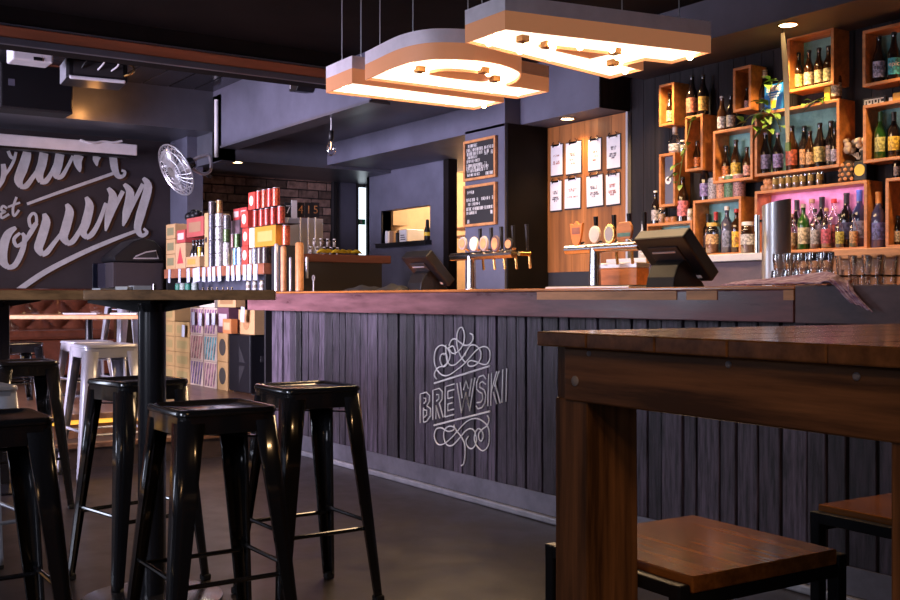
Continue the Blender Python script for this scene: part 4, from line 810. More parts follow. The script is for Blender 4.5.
def plant(name, label, pts, stems, Y, Ls=.088):
    r = thing(name, label, 'plant', tuple(pp(*pts[0], Y=Y))); lm = MB(); sm = MB()
    for px, py in pts:
        c = pp(px, py, Y=Y + R.uniform(-.03, .01)); leaf(lm, c, (R.uniform(-1, 1), R.uniform(-.7, -.1), R.uniform(-.5, .6)), Ls * R.uniform(.8, 1.25), Ls * R.uniform(.26, .36))
    for P in stems: sm.tube(smoothpts([pp(a, b, Y=Y + .01) for a, b in P]), .003, 5)
    sm.build('stems', 'stem', r, smooth=True); lm.build('leaves', 'leaf', r, smooth=True)
plant('trailing_plant', 'green leafy plant trailing over the wide teal backed box below the blue sign', [(770, 80), (777, 78), (783, 80), (768, 83), (779, 81), (757, 104), (764, 110), (768, 106), (760, 112), (757, 120), (748, 122), (765, 120), (768, 128), (773, 114), (771, 124), (754, 126), (743, 122), (763, 128), (776, 120), (780, 127), (767, 116), (762, 102)],
    [[(770, 112), (764, 108), (756, 122)], [(770, 112), (766, 122), (768, 134)], [(770, 112), (750, 116), (742, 126)], [(770, 112), (776, 118), (781, 132)], [(772, 112), (770, 95), (772, 82)]], 5.19)
plant('trailing_plant', 'small yellow green plant trailing from the tall narrow box past the badge box', [(689, 119), (693, 121), (697, 120), (690, 123), (676, 165), (681, 163), (678, 171), (684, 150), (688, 146), (676, 176), (675, 182), (681, 185), (677, 173), (686, 148)], [[(692, 118), (687, 140), (682, 162), (678, 188)], [(682, 162), (674, 166)]], 5.185, .06)
plant('trailing_plant', 'yellow green sprig lying over the edge of the wide box near the yellow tag', [(806, 104), (812, 101), (818, 99), (810, 107), (822, 98), (814, 103)], [[(826, 97), (815, 101), (804, 106)]], 5.185, .06)
# pale strip hanging in front of the boxes
rb = thing('hanging_strip', 'long pale strip with a green end hanging from the soffit before the bottles', 'hanging strip', (pp(785, Y=4.98).x, 4.98, 2.63)); P = [pp(a, b, Y=4.98) for a, b in ((783, 33), (784.5, 50), (786.5, 75), (787.5, 105), (788, 135), (788, 144))]; Q = [(6, 6.5, 7, 6.5, 5, 4)[i] for i in range(6)]
mb = MB(); sp = smoothpts(P, 5); vs = []
for i, p in enumerate(sp): w_ = .012 + .008 * math.sin(math.pi * min(1, i / (len(sp) - 1) * 1.2)); vs += [p + Vector((-w_, -.004, 0)), p + Vector((0, .004, 0)), p + Vector((w_, -.004, 0))]
mb.add(vs, [(i*3+j, i*3+j+1, i*3+j+4, i*3+j+3) for i in range(len(sp) - 1) for j in range(2)]); mb.build('strip', 'strip_cream', rb, smooth=True, solid=.002)
e_ = pp(788, 146, Y=4.98); MB().box(e_.x - .014, e_.x + .014, 4.972, 4.988, e_.z - .03, e_.z + .02).build('end_tab', 'leaf', rb); MB().tube([(P[0].x, 4.98, 2.63), tuple(P[0])], .003, 5).build('cord', 'black_plastic', rb)
# ------------------------------------------------------------------ column boards and clipboards
def board(px0, px1, yt, yb, label):
    Y = 4.905; A = pp(px0, yt, Y=Y); B = pp(px1, Y=Y); C = pp(px0, yb, Y=Y); x0, x1, z0, z1 = A.x, B.x, C.z, A.z
    r = thing('chalkboard', label, 'chalkboard', ((x0+x1)/2, Y, z0), group='framed boards on the blue column'); f = .022
    mb = MB(); mb.box(x0, x1, Y - .025, Y, z0, z0 + f); mb.box(x0, x1, Y - .025, Y, z1 - f, z1); mb.box(x0, x0 + f, Y - .025, Y, z0 + f, z1 - f); mb.box(x1 - f, x1, Y - .025, Y, z0 + f, z1 - f)
    mb.build('frame', 'frame_wood', r, bevel=.002); MB().box(x0 + f, x1 - f, Y - .012, Y - .002, z0 + f, z1 - f).build('slate', 'chalk_black', r)
    return r, x0 + f, x1 - f, z0 + f, z1 - f, Y - .0125
def chalkrow(mb, x0, x1, z, h, Y):
    x = x0
    while x < x1 - .006:
        w = R.uniform(.006, .011); k = R.random()
        if k < .86:
            if R.random() < .6: mb.box(x, x + .003, Y - .001, Y, z - h/2, z + h/2)
            if R.random() < .6: mb.box(x, x + w * .7, Y - .001, Y, z + h/2 - .003, z + h/2)
            if R.random() < .6: mb.box(x, x + w * .7, Y - .001, Y, z - .0015, z + .0015)
            if R.random() < .5: mb.box(x + w * .7 - .003, x + w * .7, Y - .001, Y, z - h/2, z + h/2)
            if R.random() < .4: mb.box(x, x + w * .7, Y - .001, Y, z - h/2, z - h/2 + .003)
        x += w
r, x0, x1, z0, z1, Yc = board(465.6, 497.6, 142, 182, 'upper timber framed chalkboard with dense rows of chalk writing')
w = x1 - x0; h = z1 - z0; ck = MB()
for a, b, v, s in ((.08,.42,.08,.024),(.02,.98,.20,.026),(.02,.80,.31,.026),(.06,.4,.41,.022),(.66,.78,.37,.02),(.88,.96,.35,.03),(.03,.5,.52,.024),(.02,.74,.64,.022),(.02,.8,.72,.022),(.02,.78,.80,.022),(.02,.5,.91,.022),(.68,.96,.93,.026)):
    chalkrow(ck, x0 + w * a, x0 + w * b, z1 - h * v, s, Yc)
ck.build('chalk_writing', 'chalk', r)
r, x0, x1, z0, z1, Yc = board(465.6, 497.6, 186.5, 227.5, 'lower timber framed chalkboard with sparse chalk writing')
w = x1 - x0; h = z1 - z0; ck = MB()
for a, b, v, s in ((.06,.3,.12,.024),(.02,.44,.33,.026),(.55,.86,.33,.024),(.92,1,.33,.03),(.06,.5,.45,.022),(.02,.98,.58,.026),(.02,.4,.69,.024),(.86,.95,.72,.03),(.06,.12,.93,.03)): chalkrow(ck, x0 + w * a, x0 + w * b, z1 - h * v, s, Yc)
ck.build('chalk_writing', 'chalk', r)
MB_ = [((551.5,563,146,176),(566.5,581.5,143.5,174.5),(589,601.5,140,171),(607.3,620.5,136.5,169)), ((551,562,182,211),(565.5,581,179.5,209),(587,603,176.5,207),(606.5,620,174.5,205))]
for row in (0, 1):
    for i, (a, b, yt, yb) in enumerate(MB_[row]):
        Y = 5.322; A, B, C = pp(a, yt, Y=Y), pp(b, Y=Y), pp(a, yb, Y=Y); x0, x1, z1, z0 = A.x, B.x, A.z, C.z; cx_ = (x0+x1)/2
        r = thing('clipboard', f'clipboard with a white menu sheet, {ORD[i]} along the {("upper","lower")[row]} row beside the bottle shelves', 'clipboard', (cx_, Y, z0), group='clipboards on the timber panel')
        T = Matrix.Translation((cx_, 0, z1)) @ Matrix.Rotation(R.uniform(-.03, .03), 4, 'Y') @ Matrix.Translation((-cx_, 0, -z1))
        MB().box(x0 - .004, x1 + .006, Y - .004, Y, z0 - .012, z1 + .006, T).build('board', 'black_matte', r, bevel=.002); MB().box(x0, x1, Y - .007, Y - .0045, z0, z1 - .003, T).build('menu_sheet', 'paper', r)
        MB().box(cx_ - .04, cx_ + .04, Y - .012, Y - .006, z1 - .012, z1 + .004, T).build('clip', 'chrome', r, bevel=.002)
        for s_ in (-1, 1): MB().tube([T @ Vector((cx_ + s_ * .038, Y - .012, z1 - .018)), T @ Vector((cx_ + s_ * .044, Y - .012, z1 + .012)), T @ Vector((cx_ + s_ * .03, Y - .012, z1 + .02))], .004, 5).build('clip_arm', 'black_metal', r)
        ik = MB(); hh = z1 - z0; ww = x1 - x0
        for v, k in ((.36, .5), (.42, .42), (.56, .55), (.62, .62), (.68, .3)):
            if R.random() < .8: chalkrow(ik, cx_ - ww * k * .5, cx_ + ww * k * .5, z1 - hh * v, .012, Y - .0072)
        if ik.v: ik.build('printed_text', 'ink' if (i + row) % 2 else 'ink_red', r)

# ------------------------------------------------------------------ things on the bar
ZB = ZC
def screen(label, px, Y, rz, s):
    p = pp(px, Y=Y); r = thing('payment_screen', label, 'payment terminal', (p.x, Y, ZB), rz, 'payment screens on the bar'); m = MW[r.name]
    T = m @ Matrix.Translation((0, .0, .150 * s)) @ Matrix.Rotation(math.radians(44), 4, 'X')
    W2, H2 = .155 * s, .135 * s
    MB().hexa([(-W2, -.035, -H2), (W2, -.035, -H2), (W2, .03, -H2), (-W2, .03, -H2), (-W2, -.035, H2), (W2, -.035, H2), (W2, .03, H2), (-W2, .03, H2)], T).build('housing', 'black_plastic', r, bevel=.008)
    MB().box(-W2 + .012, W2 - .012, .0302, .032, -H2 + .012, H2 - .012, T).build('touch_panel', 'black_metal', r)
    MB().box(-W2 * .62, W2 * .55, -.042, -.034, -H2 * .45, H2 * .62, T).build('rear_cover', 'black_matte', r, bevel=.006); MB().box(-W2 * .5, W2 * .4, -.046, -.041, H2 * .38, H2 * .44, T).build('vent_slot', 'grey_metal', r)
    MB().box(W2 * .55, W2 * .72, -.038, -.0345, -H2 * .82, -H2 * .7, T).build('rating_plate', 'paper', r)
    MB().prism([(-.11, 0), (.10, 0), (.10, .012), (.06, .05), (.01, .12), (-.035, .13), (-.075, .105), (-.10, .05)], -.085 * s, .085 * s, 'x', m).build('stand', 'black_plastic', r, bevel=.01); return r
screen('black payment screen on the bar in front of the serving hatch', 428, 3.66, 0, .95); screen('big black payment screen on the bar in front of the bottle boxes', 676, 3.62, 0, 1.02)
def tapfont(label, px, Y, x0p, x1p, zb, posts, badges, group):
    p = pp(px, Y=Y); r = thing('tap_tower', label, 'beer tap', (p.x, Y, ZB), group=group); A, B = pp(x0p, Y=Y), pp(x1p, Y=Y)
    for q_ in posts:
        x = pp(q_, Y=Y).x; MB().lathe([(.045, 0), (.045, .01), (.032, .016), (.027, zb - ZB)], (x, Y, ZB), 24).build('column', 'tap_steel', r, smooth=True)
    MB().tube([(A.x, Y, zb), (B.x, Y, zb)], .025, 18).build('crossbar', 'tap_steel', r, smooth=True)
    for k, (bp, by0, by1, shape, mt) in enumerate(badges):
        x = pp(bp, Y=Y - .06).x; ztop, zbot = pp(bp, by0, Y=Y - .06).z, pp(bp, by1, Y=Y - .06).z; zc = (ztop + zbot) / 2; hh = (ztop - zbot) / 2
        tp = MB().lathe([(.014, -.03), (.014, .05)], (0, 0, 0), 12, Matrix.Translation((x, Y + .035, zb)) @ Matrix.Rotation(-math.pi / 2, 4, 'X')).build('tap_body', 'brass', r, smooth=True)
        MB().tube([(x, Y + .08, zb + .01), (x, Y + .085, zb - .05), (x, Y + .09, zb - .085)], .008, 8).build('spout', 'brass', tp, smooth=True)
        MB().tube([(x + .012, Y + .06, zb + .02), (x + .02, Y + .045, zb + .17)], .011, 8, rs=[.008, .013]).build('handle', 'black_plastic', tp, smooth=True)
        MB().tube([(x, Y - .02, zb + .03), (x, Y - .05, zbot + .01)], .007, 6).build('badge_stem', 'chrome', tp)
        n = 24
        if shape == 'oval': P = [(x + .04 * math.cos(6.2832 * i / n), zc + hh * math.sin(6.2832 * i / n)) for i in range(n)]
        elif shape == 'shield': P = [(x - .05, ztop - .012), (x - .02, ztop - .02), (x, ztop), (x + .02, ztop - .02), (x + .05, ztop - .012), (x + .042, zc), (x + .03, zbot + .02), (x + .012, zbot), (x - .012, zbot), (x - .03, zbot + .02), (x - .042, zc)]
        else: P = [(x - .05, ztop - .02), (x - .035, ztop), (x + .035, ztop), (x + .05, ztop - .02), (x + .055, zc), (x + .045, zbot), (x - .045, zbot), (x - .055, zc)]
        bd = MB().prism(P, Y - .075, Y - .06, 'y').build('tap_badge', mt, tp, bevel=.003)
        if shape == 'oval': MB().prism([(x + (u - x) * .72, zc + (v - zc) * .72) for u, v in P], Y - .0765, Y - .075, 'y').build('badge_centre', {'badge_cream': 'paper', 'brass': 'badge_grey'}.get(mt, 'inlay_wood'), bd)
        elif shape == 'barrel': MB().box(x - .045, x + .045, Y - .0765, Y - .075, zbot + .012, zbot + .03).build('badge_band', 'teal_back', bd)
        else: MB().box(x - .03, x + .03, Y - .0765, Y - .075, zc - .004, zc + .03).build('badge_print', 'beam_copper', bd)
    return r
tapfont('chrome beer tap tower with round badges in front of the blue column', 473, 3.78, 452, 514, pp(473, 256, Y=3.78).z, (471,), ((464, 237, 250, 'oval', 'badge_grey'), (475, 237, 251, 'oval', 'badge_cream'), (485, 236, 251, 'oval', 'badge_grey'), (496.5, 235.5, 252, 'oval', 'fascia_grey'), (510, 238, 250, 'oval', 'black_plastic')), 'beer tap towers on the bar')
tapfont('chrome beer tap tower with an orange shield badge, before the clipboards', 596, 3.72, 567, 640, pp(600, 248, Y=3.72).z, (595,), ((578, 221, 246, 'shield', 'badge_orange'), (596, 226, 243, 'oval', 'badge_cream'), (611, 224, 244, 'oval', 'brass'), (626, 222, 239, 'barrel', 'box_wood')), 'beer tap towers on the bar')
a, b = pp(566, Y=3.6).x, pp(650, Y=3.6).x
t = thing('drip_tray', 'flat steel drip tray under the tap tower with the orange badge', 'drip tray', ((a+b)/2, 3.6, ZB)); MB().box(a, b, 3.46, 3.66, ZB, ZB + .012).build('tray', 'steel', t, bevel=.004); MB().box(a + .01, b - .01, 3.47, 3.65, ZB + .0125, ZB + .017).build('grate', 'black_matte', t)
a, b = pp(613, Y=3.95).x, pp(652, Y=3.95).x; zt = pp(613, 263, Y=3.86).z
t = thing('bar_caddy', 'timber bar box with a steel rim behind the tap tower with the orange badge', 'box', ((a+b)/2, 3.85, ZB)); MB().box(a, b, 3.84, 3.93, ZB, zt - .03).build('body', 'box_wood', t, bevel=.004); MB().box(a - .003, b + .003, 3.837, 3.933, zt - .03, zt).build('rim', 'steel', t, bevel=.004); MB().box(a - .01, a, 3.837, 3.933, ZB, zt).build('end_plate', 'steel', t)
p = pp(560, Y=3.55)
# tall steel tower
p = pp(776.5, Y=3.85); t = thing('steel_tower', 'tall brushed steel cylinder with a slanted top, standing on the bar before the bottles', 'beer tower', (p.x, 3.85, ZB)); Rr = .0625; zt = pp(776, 203, Y=3.85).z - ZB; n = 36
vs = []; 
for i in range(n):
    an = 6.28318 * i / n; x, y = Rr * math.cos(an), Rr * math.sin(an); vs += [(p.x + x, 3.85 + y, ZB), (p.x + x, 3.85 + y, ZB + zt + x * .22 + y * .1)]
mb = MB().add(vs, [(2*i, 2*((i+1) % n), 2*((i+1) % n)+1, 2*i+1) for i in range(n)] + [tuple(2*i for i in range(n))]); mb.build('shell', 'steel', t, smooth=True)
MB().add([(v[0], v[1], v[2] - .012) for v in vs[1::2]], [tuple(range(n))]).build('slanted_lid', 'grey_metal', t)
hx = pp(757, Y=3.80); z0, z1 = pp(757, 253, Y=3.80).z, pp(757, 215, Y=3.80).z
MB().tube([(hx.x, 3.80, z0), (hx.x, 3.80, z1)], .0125, 14).build('handle', 'chrome', t, smooth=True); MB().tube([(hx.x, 3.80, pp(757, 221, Y=3.80).z), (p.x - .04, 3.84, pp(757, 221, Y=3.80).z)], .006, 8).build('handle_rod', 'black_metal', t)
# glasses: pyramid of short glasses and pint glasses in a wire rack
def glass_proto(name, label, prof, cat='glass'):
    r = local(thing(name, label, cat)); MB().lathe(prof, n=18, cap=False).build('bowl', 'clear_glass', r, smooth=True); MB().lathe([(prof[0][0] - .002, .0), (prof[0][0] - .002, .008)], n=18).build('thick_base', 'acrylic', r, smooth=True); return r
g0 = glass_proto('short_glass', 'x', [(.026, .001), (.030, .02), (.033, .045), (.031, .068), (.0285, .0685), (.029, .045), (.026, .022), (.022, .01)]); g0['group'] = 'short glasses piled on the bar'; first = True
for k, (zz0, yy, n_) in enumerate(((0, 3.60, 5), (0, 3.672, 5), (.0695, 3.60, 5), (.0695, 3.672, 4))):
    for i in range(n_):
        o = g0 if first else copy_tree(g0); first = False; x = pp(785.5 + (i + (.0 if zz0 == 0 else .12)) * 11.4, Y=3.64).x; o.location = (x, yy, ZB + zz0)
        o['label'] = f'short clear glass, {ORD[i]} along the {("lower front", "lower back", "upper front", "upper back")[k]} row piled beside the steel tower'
ra, rb_ = pp(838, Y=3.62).x, pp(888, Y=3.62).x
t = thing('glass_rack', 'black wire rack holding pint glasses at the end of the bar', 'rack', ((ra+rb_)/2, 3.62, ZB)); mb = MB(); 
for y in (3.555, 3.75):
    mb.tube([(ra, y, ZB + .004), (ra, y, ZB + .04), (rb_, y, ZB + .04), (rb_, y, ZB + .004)], .003, 6)
for x in (ra, rb_): mb.tube([(x, 3.555, ZB + .04), (x, 3.75, ZB + .04)], .003, 6); mb.tube([(x, 3.555, ZB + .004), (x, 3.75, ZB + .004)], .003, 6)
mb.build('wire_frame', 'black_metal', t); pg = glass_proto('pint_glass', 'x', [(.030, .001), (.034, .05), (.038, .10), (.041, .12), (.0385, .1195), (.036, .10), (.032, .05), (.027, .012)]); pg['group'] = 'pint glasses in the wire rack'; first = True
for k, yy in enumerate((3.60, 3.70)):
    for i in range(3):
        o = pg if first else copy_tree(pg); first = False; o.location = (ra + .05 + i * (rb_ - ra - .1) / 2, yy, ZB); o['label'] = f'pint glass, {ORD[i]} along the {("front", "back")[k]} row in the black wire rack'
# towel lying along the bar edge
sp = smoothpts([(736, .004, 3.36), (745, .012, 3.34), (760, .016, 3.32), (778, .020, 3.31), (797, .026, 3.30), (815, .032, 3.29), (829, .034, 3.28), (838, .022, 3.25), (843, .012, 3.185), (853, -.030, 3.172), (862, -.062, 3.170)], 6); vs = []
ns, nv = len(sp), 14
for i, s_ in enumerate(sp):
    u = i / (ns - 1); X_ = pp(s_.x, Y=s_.z).x; hang = min(1, max(0, (u - .70) / .12)); hw_ = .085 * (1 - hang) + .045 * hang
    for j in range(nv + 1):
        v = 2 * j / nv - 1; fold = .5 + .5 * math.sin(j * 1.75 + 6 * u + 1.3 * math.sin(9 * u))
        lie = Vector((X_ + .012 * math.sin(j * 1.3 + 7 * u), s_.z + v * hw_, ZB + .004 + max(0, s_.y) * (1 - v * v) * (.55 + .6 * fold) + .003 * fold))
        hg = Vector((X_ + v * hw_ * .9, 3.180 - .010 * fold - .004 * abs(v), ZB + s_.y - .030 * (v * .5 + .5) * hang))
        vs.append(lie.lerp(hg, hang))
tw = MB().add(vs, [(i*(nv+1)+j, i*(nv+1)+j+1, (i+1)*(nv+1)+j+1, (i+1)*(nv+1)+j) for i in range(ns - 1) for j in range(nv)]).build('bar_towel', 'towel_cloth', smooth=True, solid=-.004); tag(tw, 'purple striped towel crumpled along the bar edge and hanging over it', 'towel')
# left end of the bar
TY = 3.36
for px, r_, yt, mt, nm, lab in ((276.5, .017, 243.5, 'steel', 'steel_tube', 'polished steel tube standing at the far end of the bar'), (283.5, .021, 246, 'inlay_wood', 'cardboard_tube', 'tan tube standing between two tall tubes at the end of the bar'), (290.5, .010, 257, 'grey_metal', 'slim_tap', 'slim grey tap between the tan tube and the broad brown one'), (299.5, .030, 242, 'frame_wood', 'timber_post', 'broad brown tube standing beside the table number stands')):
    p = pp(px, yt, Y=TY); o = thing(nm, lab, 'tube', (p.x, TY, ZB)); MB().lathe([(r_ * 1.05, 0), (r_, .01), (r_, p.z - ZB - .012), (r_ * .7, p.z - ZB - .002), (r_ * .3, p.z - ZB)], (p.x, TY, ZB), 20).build('tube_body', mt, o, smooth=True); MB().lathe([(r_ * 1.1, 0), (r_ * 1.1, .008)], (p.x, TY, ZB), 20).build('foot', 'dark_steel_frame', o)
p = pp(313.5, 279, Y=3.55); o = thing('ring_holder', 'little metal stand with a ring on top near the end of the bar', 'card holder', (p.x, 3.55, ZB)); MB().tube([(p.x, 3.55, ZB), (p.x, 3.55, p.z - .012)], .005, 6).build('stem', 'steel', o); MB().tube([(p.x + .016 * math.cos(a), 3.55, p.z + .006 + .02 * math.sin(a)) for a in [6.2832 * i / 16 for i in range(16)]], .005, 6, closed=True).build('ring', 'steel', o, smooth=True); MB().lathe([(.022, 0), (.02, .006)], (p.x, 3.55, ZB), 16).build('foot', 'steel', o)
for pxa, pxb, yt, lab in ((352, 377, 285, 'low curved brown cloth lying on the bar before the host stand'), (386, 402, 283.5, 'crumpled dark cloth lying on the bar beside the smaller payment screen')):
    a, b = pp(pxa, Y=3.5), pp(pxb, Y=3.5); mb = MB(); vs = []; n = 12; H = pp((pxa + pxb) / 2, yt, Y=3.5).z - ZB
    for i in range(n + 1):
        for j in range(7): u, v = i / n, j / 6; vs.append((a.x + (b.x - a.x) * u, 3.42 + .16 * v, ZB + .004 + H * math.sin(math.pi * u) ** .5 * math.sin(math.pi * v) ** .6 * (.8 + .2 * math.sin(u * 11 + v * 7))))
    mb.add(vs, [(i*7+j, i*7+j+1, (i+1)*7+j+1, (i+1)*7+j) for i in range(n) for j in range(6)]); tag(mb.build('bar_cloth', 'black_matte', smooth=True), lab, 'cloth')

# ------------------------------------------------------------------ host stand at the end of the bar
HX = -8.14; y0, y1 = pp(303, X=HX).y, pp(391, X=HX).y; zt, zb_ = pp(345, 254.6, X=HX).z, pp(345, 262.6, X=HX).z
hs = thing('host_stand', 'dark olive service stand with a thick red timber top beyond the bar', 'service stand', (HX - .3, (y0 + y1) / 2, ZP))
MB().box(HX - .55, HX + .0, y0, y1, zb_, zt).build('top', 'beam_copper', hs, bevel=.006); yb1 = pp(383, X=HX).y
o = MB().box(HX - .53, HX - .02, y0 + .01, yb1, ZP, zb_).build('body', 'plain', hs); o.color = (.055, .042, .030, 1)
# things standing on it
n_ = 0
for row in range(2):
    for i in range(5 - row):
        px = 311 + i * 6.6 + row * 3.5; p = pp(px, 243 if not row else 233.5, X=HX - .2); z0 = zt + row * .0725
        bottle('jar', (HX - .2, p.y, z0 + .0005), .072, (.5,.5,.5), (.55,.5,.46), (.6,.58,.55), f'small wire topped glass jar, {ORD[i]} in the {("bottom","top")[row]} row on the service stand', 'clear_glass', 'glass jars on the service stand', .95, (.35, .30, .28))
for i, (px, yy, an) in enumerate(((322, 251.5, .3), (329, 249.5, -.2), (336, 252, .6), (343, 250.5, .1), (350, 252, -.4), (356, 253, .2))):
    p = pp(px, yy, X=HX - .06); P = [Vector((HX - .06 + .03 * math.sin(an), p.y + u * .055, zt + .018 + .014 * (1 - (u * 1.1) ** 2))) for u in (-1, -.6, -.2, .2, .6, 1)]
    tag(MB().tube(P, .016, 8, rs=[.005, .013, .017, .017, .012, .004]).build('banana', 'yellow_skin', smooth=True), f'yellow banana lying along the service stand edge, {ORD[i]} of six', 'banana', 'bananas on the service stand')
# table number stands in front of a white board
wbA, wbB = pp(281, 217, X=-8.75), pp(323, 262, X=-8.75)
o = MB().box(-8.79, -8.75, wbA.y, wbB.y, zt - .5, wbA.z).build('white_board', 'board_white'); 
wl = thing('service_screen', 'white panel standing behind the table number stands', 'panel', (-8.77, (wbA.y + wbB.y) / 2, ZP)); o.parent = wl; o.matrix_parent_inverse = Matrix.Translation(wl.location).inverted(); MB().box(-8.79, -8.75, wbA.y + .02, wbA.y + .06, ZP, zt - .5).build('leg', 'dark_steel_frame', wl); MB().box(-8.79, -8.75, wbB.y - .06, wbB.y - .02, ZP, zt - .5).build('leg', 'dark_steel_frame', wl)
for i, (px, dg) in enumerate(((288, '7'), (300.5, '4'), (308.5, '1'), (315.5, '5'))):
    Xn = -8.45 if i else -8.5; p = pp(px, 210, X=Xn); zc = p.z; hw, hh = .036, .066
    o = thing('table_number', f'black table number card reading {("seven","four","one","five")[i]} on a thin metal rod', 'table number', (Xn, p.y, zt), group='table number stands')
    MB().box(Xn - .004, Xn + .004, p.y - hw, p.y + hw, zc - hh, zc + hh).build('number_card', 'black_matte', o); Tn = Matrix.Translation((Xn + .0045, p.y, zc)) @ Matrix.Rotation(math.pi / 2, 4, 'Z') @ Matrix.Rotation(math.pi / 2, 4, 'X')
    word(dg, .10, Tn, 'digit', 'paper' if not i else 'frame_wood', o); MB().tube([(Xn - .003, p.y, zt + .01), (Xn - .003, p.y, zc - hh)], .008, 8).build('rod', 'steel', o); MB().lathe([(.04, 0), (.035, .012)], (Xn - .003, p.y, zt), 16).build('foot', 'steel', o)
p = pp(294, 210, X=-8.43); o = MB().box(-8.434, -8.43, p.y - .025, p.y + .03, p.z - .075, p.z + .085).build('white_card', 'paper'); tag(o, 'white card stuck upright between the black number cards', 'card')
p = pp(307, 255, X=HX + .015); o = MB().tube([(p.x, p.y, zt - .21), (p.x, p.y, zt - .03)], .014, 10).build('stand_handle', 'steel', smooth=True); tag(o, 'short steel handle hanging on the corner of the service stand', 'handle')

# ------------------------------------------------------------------ serving hatch and kitchen
def kbox(px0, px1, py0, py1, Y, d, name, mt, label, cat, col=None):
    a, b = pp(px0, py0, Y=Y), pp(px1, py1, Y=Y); o = MB().box(a.x, b.x, Y, Y + d, b.z, a.z).build(name, mt, bevel=.004); tag(o, label, cat)
    if col: o.color = (*col, 1)
    return o
xk = -9.66
def kwall(px0, px1, py0, py1, x0, name, mt, label, cat):
    a, b = pp(px0, py0, X=x0), pp(px1, py1, X=x0); o = MB().box(-9.799, x0, a.y, b.y, b.z, a.z).build(name, mt, bevel=.004); return tag(o, label, cat)
kwall(393, 408, 205, 226, -9.66, 'kitchen_cabinet', 'kitchen_wall', 'warm lit wall cabinet seen through the serving hatch', 'cabinet'); kwall(407, 424, 229, 300, -9.62, 'kitchen_bench', 'steel', 'steel kitchen bench seen through the serving hatch', 'bench')
for px0, px1, yt, nm, mt, lab, c in ((386.5, 389.5, 231.5, 'cup_stack', 'white_plastic', 'white cup tower standing on the hatch sill', None), (391, 394.5, 231.5, 'tin', 'carton', 'brown tin standing on the hatch sill', (.3, .16, .08)), (396.5, 398.5, 233, 'pepper_mill', 'black_plastic', 'dark pepper mill standing on the hatch sill', None)):
    a, b = pp(px0, yt, Y=5.70), pp(px1, Y=5.70); o = MB().lathe([((b.x - a.x) / 2, 0), ((b.x - a.x) / 2, a.z - wz0 - .01), ((b.x - a.x) / 2.4, a.z - wz0)], ((a.x + b.x) / 2, 5.70, wz0 + .001), 16).build(nm, mt, smooth=True); tag(o, lab, nm.split('_')[-1] if nm != 'cup_stack' else 'cups')
    if c: o.color = (*c, 1)
a, b = pp(399.5, 230, Y=5.71), pp(406.5, Y=5.71); o = thing('menu_card', 'white printed card propped on the hatch sill', 'card', ((a.x + b.x) / 2, 5.71, wz0)); MB().box(a.x, b.x, 5.71, 5.716, wz0 + .001, a.z).build('card', 'paper', o)
for k in range(3): MB().box(a.x + .02, b.x - .02 - .01 * k, 5.7085, 5.7095, wz0 + .03 + k * .022, wz0 + .04 + k * .022).build('print', 'ink', o)
o = thing('kitchen_bottle', 'dark pump bottle with a yellow band in the kitchen hatch', 'bottle', tuple(pp(427, 240, Y=5.9))); p = pp(427.5, Y=5.71); MB().lathe([(.03, 0), (.034, .01), (.034, .10), (.02, .14), (.016, .21)], (p.x, 5.71, wz0 + .001), 14).build('bottle_body', 'black_plastic', o, smooth=True); MB().lathe([(.035, .05), (.035, .085)], (p.x, 5.71, wz0), 14).build('band', 'yellow_skin', o)
for i, py in enumerate((228, 236)): kbox(453, 464, py, py + 1.6, 6.25, .25, 'kitchen_shelf', 'frame_wood', f'timber kitchen shelf seen through the doorway, {("upper","lower")[i]} of two', 'shelf')

# ------------------------------------------------------------------ retail shelf with cans and cartons
YR = 3.40; za = pp(165, 269.5, Y=YR).z; zl = za - .085; xa, xb = pp(164, Y=YR).x, -7.56
rs_ = thing('retail_shelf', 'dark blue retail unit with a red timber shelf edge, loaded with cans and cartons', 'shelf unit', ((xa + xb) / 2, 3.55, ZP))
MB().box(xa, xb, YR, YR + .32, zl, za).build('shelf_board', 'beam_copper', rs_, bevel=.004); MB().box(xa + .02, xb - .02, YR + .26, YR + .30, ZP, zl).build('back_panel', 'wall_blue', rs_); MB().box(xa, xb, YR + .02, YR + .26, 1.126, 1.145).build('lower_board', 'black_matte', rs_)
for x in (xa + .01, xb - .03): MB().box(x, x + .025, YR + .02, YR + .27, ZP, zl).build('side_panel', 'black_matte', rs_)
tags = ((169.5, 2.4, 264), (179.5, 2.6, 263), (188, 3.4, 263), (196, 7.4, 262), (204, 3.2, 261.5), (209, 3.2, 261), (213.5, 2.8, 261), (219, 3.2, 261), (228, 3, 260), (232.5, 2.6, 260), (238, 3.6, 260), (244.5, 2.8, 260), (249.5, 3.6, 259.5), (255.5, 3.4, 259))
for i, (px, w_, yt) in enumerate(tags):
    p = pp(px, yt + 5, Y=YR - .006); hw = w_ / 2 / 44 * .98; T = Matrix.Translation((p.x, YR - .004, za - .004)) @ Matrix.Rotation(R.uniform(-.12, .12), 4, 'Y') 
    o = MB().box(-hw, hw, -.0025, 0, -.125, 0, T).build('price_card', 'card_blue'); tag(o, f'pale price card hanging on the retail shelf edge, {"wide one, " if w_ > 6 else ""}' + (ORD[i] if i < 12 else ('third from the bar end', 'last')[i - 12] if i == 13 else 'second from the bar end') + ' along', 'price card', 'price cards on the retail shelf edge')
CP = {}
